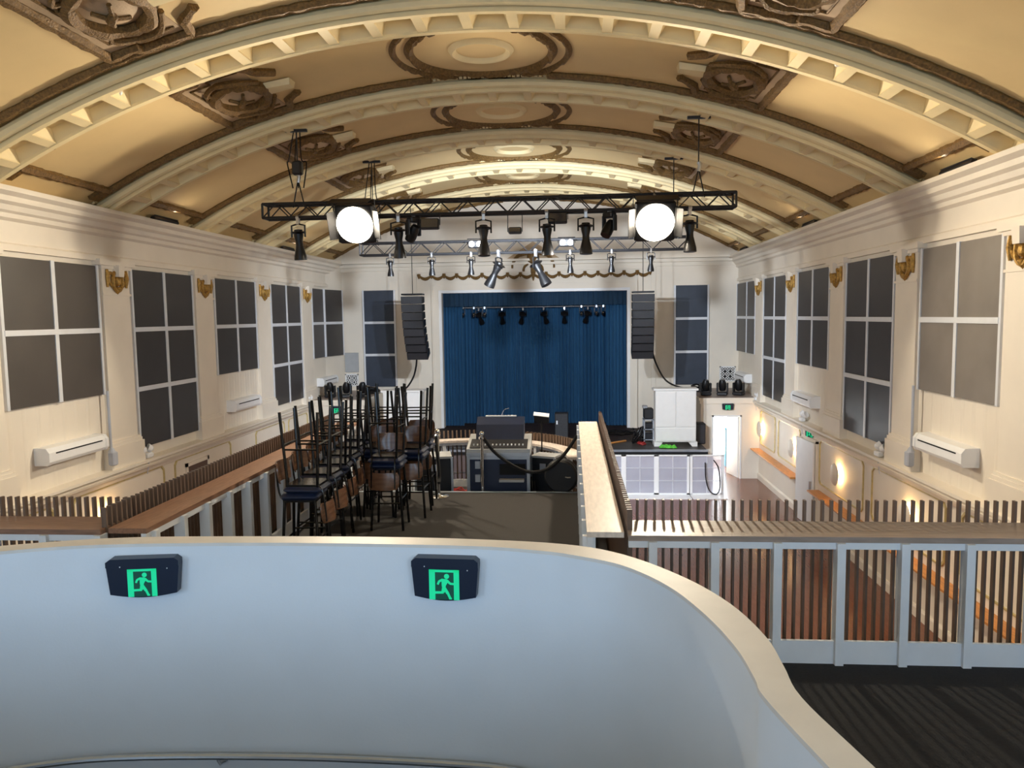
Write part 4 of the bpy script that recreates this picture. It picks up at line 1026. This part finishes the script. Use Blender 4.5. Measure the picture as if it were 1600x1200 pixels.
for k in range(14): MB().b2(-.42 + k * .062, -.40 + k * .062, -.2, -.16, .10, .125).build('fader', 'bar', ms)
def case(label, loc, rz, d_, mt='caseblack'):
    r_ = thing('flight_case', label, 'flight case', loc, (0, 0, rz), 'black flight cases'); W_, D_, H_ = d_
    MB().rbox((0, 0, H_ / 2), (W_ - .03, D_ - .03, H_ - .03), .01).build('body', mt, r_)
    for sx in (-1, 1):
        for sy in (-1, 1): MB().b2(sx * W_ / 2 - .018, sx * W_ / 2 + .018, sy * D_ / 2 - .018, sy * D_ / 2 + .018, 0, H_).build('corner_edge', 'alu', r_)
    MB().b2(-W_ / 2, W_ / 2, -D_ / 2, D_ / 2, H_ - .02, H_ + .015).build('lid', 'grey', r_)
    for sx in (-1, 1): MB().b2(sx * (W_ / 2 + .004) - .012, sx * (W_ / 2 + .004) + .012, -.07, .07, H_ * .62, H_ * .78).build('handle', 'steel', r_)
    MB().b2(-.05, .05, -D_ / 2 - .014, -D_ / 2 + .01, H_ * .75, H_ * .87).build('latch', 'alu', r_)
case('black flight case with silver edges right of the mixing desk', (-.42, 12.6, TIER), math.radians(-20), (.42, .34, .86))
case('black flight case left of the mixing desk behind the stanchion', (-2.32, 12.50, TIER), math.radians(12), (.60, .50, .88))
dr = thing('drum_case', 'round black drum case beside the right balustrade', 'drum case', (-.16, 12.02, TIER), (0, 0, math.radians(-10)))
MB().lathe([(.001, -.11), (.24, -.11), (.27, -.08), (.27, .08), (.24, .11), (.001, .11)], (0, 0, .64), 28, (PI / 2, 0, 0)).build('shell', 'blackplastic', dr, True)
MB().lathe([(.272, -.03), (.28, 0), (.272, .03)], (0, 0, .64), 28, (PI / 2, 0, 0)).build('strap', 'black', dr, True)
MB().tube([(.08, -.115, .64), (.12, -.14, .64), (.16, -.115, .64)], .010, 6).build('handle', 'steel', dr)
MB().box((0, 0, .19), (.30, .20, .38)).build('base', 'black', dr)
st = thing('desk_stand', 'thin stand with a tilted tray beside the mixing desk', 'stand', (-.52, 13.2, TIER))
MB().lathe([(.16, 0), (.16, .015), (.02, .04)], (0, 0, 0), 16).build('base', 'black', st, True); MB().tube([(0, 0, .03), (0, 0, 1.34)], .012, 8).build('pole', 'black', st, True)
MB().box((0, 0, 1.40), (.26, .06, .16), (.5, 0, 0)).build('tray', 'blackplastic', st); MB().box((0, -.05, 1.475), (.27, .10, .012), (.5, .12, 0)).build('tray_lip', 'bar', st)
pile('cable_coil', 'red cables heaped on the floor left of the mixing desk', -2.0, 13.4, TIER, .22, .2, 5, 'red', .016, 12, .1)
pile('cable_coil', 'black and white cables between the mixing desk and the right case', -.64, 12.35, TIER, .045, .12, 8, 'rope', .016, 13, .6)

# stanchions and ropes
def stanchion(label, loc, H_):
    r_ = thing('rope_stanchion', label, 'stanchion', loc, group='chrome rope stanchions')
    MB().lathe([(.16, 0), (.16, .012), (.12, .03), (.03, .045), (.026, .06)], (0, 0, 0), 28).build('base', 'chrome', r_, True)
    MB().lathe([(.026, .05), (.026, H_ - .1)], (0, 0, 0), 16).build('pole', 'chrome', r_, True)
    MB().lathe([(.026, H_ - .13), (.05, H_ - .12), (.05, H_ - .09), (.02, H_ - .07)], (0, 0, 0), 16).build('rope_ring', 'chrome', r_, True)
    MB().sphere((0, 0, H_ - .035), .04, 14).build('finial', 'chrome', r_, True)
stanchion('chrome stanchion on the carpet in front of the mixing tier', (-2.06, 11.50, BALC + .012), 1.06)
stanchion('chrome stanchion standing close before the navy mixing case', (-1.43, 11.98, TIER), 1.36)
tag(MB().tube(catmull([(-1.41, 11.97, 3.38), (-1.25, 11.97, 3.15), (-1.0, 11.96, 2.95), (-.7, 11.93, 2.82), (-.42, 11.88, 2.86), (-.15, 11.82, 3.08), (.09, 11.78, 3.42)], 8), .026, 8).build('barrier_rope', 'rope', None, True), 'black rope sagging from the stanchion to the right balustrade', 'rope')
tag(MB().tube(catmull([(-2.08, 11.49, 3.46), (-2.06, 11.4, 3.3), (-2.02, 11.3, 3.1), (-1.99, 11.2, 2.9), (-1.98, 11.1, 2.82)], 8), .026, 8).build('barrier_rope', 'rope', None, True), 'short black rope hanging from the stanchion beside the stacked stools', 'rope')

# ------------------------------------------------------------------ bar stools stacked on the balcony
def stool_meshes():
    d_ = {}
    SHt = .82
    d_['legs'] = [MB().tube([(sx * .21, sy * .21, 0), (sx * .165, sy * .165, SHt)], .017, 8).mesh('leg', 'stool', True) for sx in (-1, 1) for sy in (-1, 1)]
    zb = .36; e = .19
    d_['foot'] = [MB().tube([(-e, sy * e, zb), (e, sy * e, zb)], .011, 6).mesh('footrest', 'stool', True) for sy in (-1, 1)] + [MB().tube([(sx * e, -e, zb + .05), (sx * e, e, zb + .05)], .011, 6).mesh('footrest', 'stool', True) for sx in (-1, 1)]
    d_['frame'] = MB().b2(-.18, .18, -.18, .18, SHt - .025, SHt).mesh('seat_frame', 'stool')
    d_['seat'] = MB().rbox((0, 0, SHt + .035), (.43, .42, .07), .03).mesh('seat', 'navy', True)
    d_['up'] = [MB().tube(catmull([(sx * .15, .17, SHt - .01), (sx * .155, .225, SHt + .08), (sx * .155, .25, SHt + .38)], 4), .011, 6).mesh('back_post', 'stool', True) for sx in (-1, 1)]
    rows = []; rows2 = []; n = 12
    for j in range(6):
        t = j / 5; z = SHt + .18 + .22 * t; inset = .03 * ((2 * t - 1) ** 4)
        rows.append([((-.205 + inset + (.41 - 2 * inset) * k / n), .262 - .055 * (2 * k / n - 1) ** 2 * 1 + .03 * (t - .5), z) for k in range(n + 1)])
    fr = [p for r in rows for p in r]
    b = MB().grid(rows); b.grid([[(p[0], p[1] + .016, p[2]) for p in r] for r in rows])
    m_ = 6 * (n + 1)
    edge = [k for k in range(n + 1)] + [j * (n + 1) + n for j in range(1, 6)] + [5 * (n + 1) + k for k in range(n - 1, -1, -1)] + [j * (n + 1) for j in range(4, 0, -1)]
    b.f += [(edge[i], edge[(i + 1) % len(edge)], edge[(i + 1) % len(edge)] + m_, edge[i] + m_) for i in range(len(edge))]
    d_['back'] = b.mesh('backrest', 'ply', True)
    return d_
ST = stool_meshes()
def stool(label, loc, rz, inverted=False, group='stacked bar stools'):
    rot = (PI, 0, rz) if inverted else (0, 0, rz)
    r_ = thing('bar_stool', label, 'bar stool', loc, rot, group)
    for me in ST['legs']: inst('leg', me, r_)
    for me in ST['foot']: inst('footrest', me, r_)
    inst('seat_frame', ST['frame'], r_); inst('seat', ST['seat'], r_)
    for me in ST['up']: inst('back_post', me, r_)
    inst('backrest', ST['back'], r_)
    return r_
FZ = BALC + .012; SEAT = .89
rows_ = [
    ('row by the left slatted rail', [(-2.96, 8.10, PI / 2 + .06), (-3.0, 8.70, PI / 2 - .05), (-3.04, 9.30, PI / 2 + .04), (-3.12, 9.92, PI / 2), (-3.21, 10.55, PI / 2 - .06), (-3.24, 11.2, PI / 2)]),
    ('middle row', [(-2.71, 10.5, .04), (-2.74, 11.18, -.03)]),
    ('row near the chrome stanchion', [(-2.42, 9.82, .03), (-2.24, 10.46, -.02), (-2.27, 11.14, .03)]),
]
for nm, lst in rows_:
    for k, (x, y, rz) in enumerate(lst):
        stool('upright black bar stool, %s from the camera in the %s' % (ORD[k], nm), (x, y, FZ), rz)
        dv = Vector((0, -.05)); dv.rotate(Matrix.Rotation(rz, 2))
        stool('upside-down bar stool on top, %s in the %s' % (ORD[k], nm), (x + dv.x, y + dv.y, FZ + 2 * SEAT + .004), rz + .04 * ((k * 7) % 5 - 2), True)

# ------------------------------------------------------------------ small ceiling fittings
for k, (s_, lab) in enumerate(((-5.0, 'small white ceiling sensor in the near rib on the left'), (-1.9, 'small white ceiling sensor in the near rib left of the medallion'), (4.95, 'small white ceiling sensor in the near rib on the right'))):
    p = V(s_, 10.44, .05); r_ = thing('ceiling_sensor', lab, 'sensor', tuple(p), (PI, s_ / RV, 0), 'white ceiling sensors')
    MB().lathe([(.06, 0), (.06, .03), (.05, .05)], (0, 0, 0), 14).build('base', 'white', r_, True); MB().sphere((0, 0, .06), .045, 10).build('dome', 'white', r_, True)
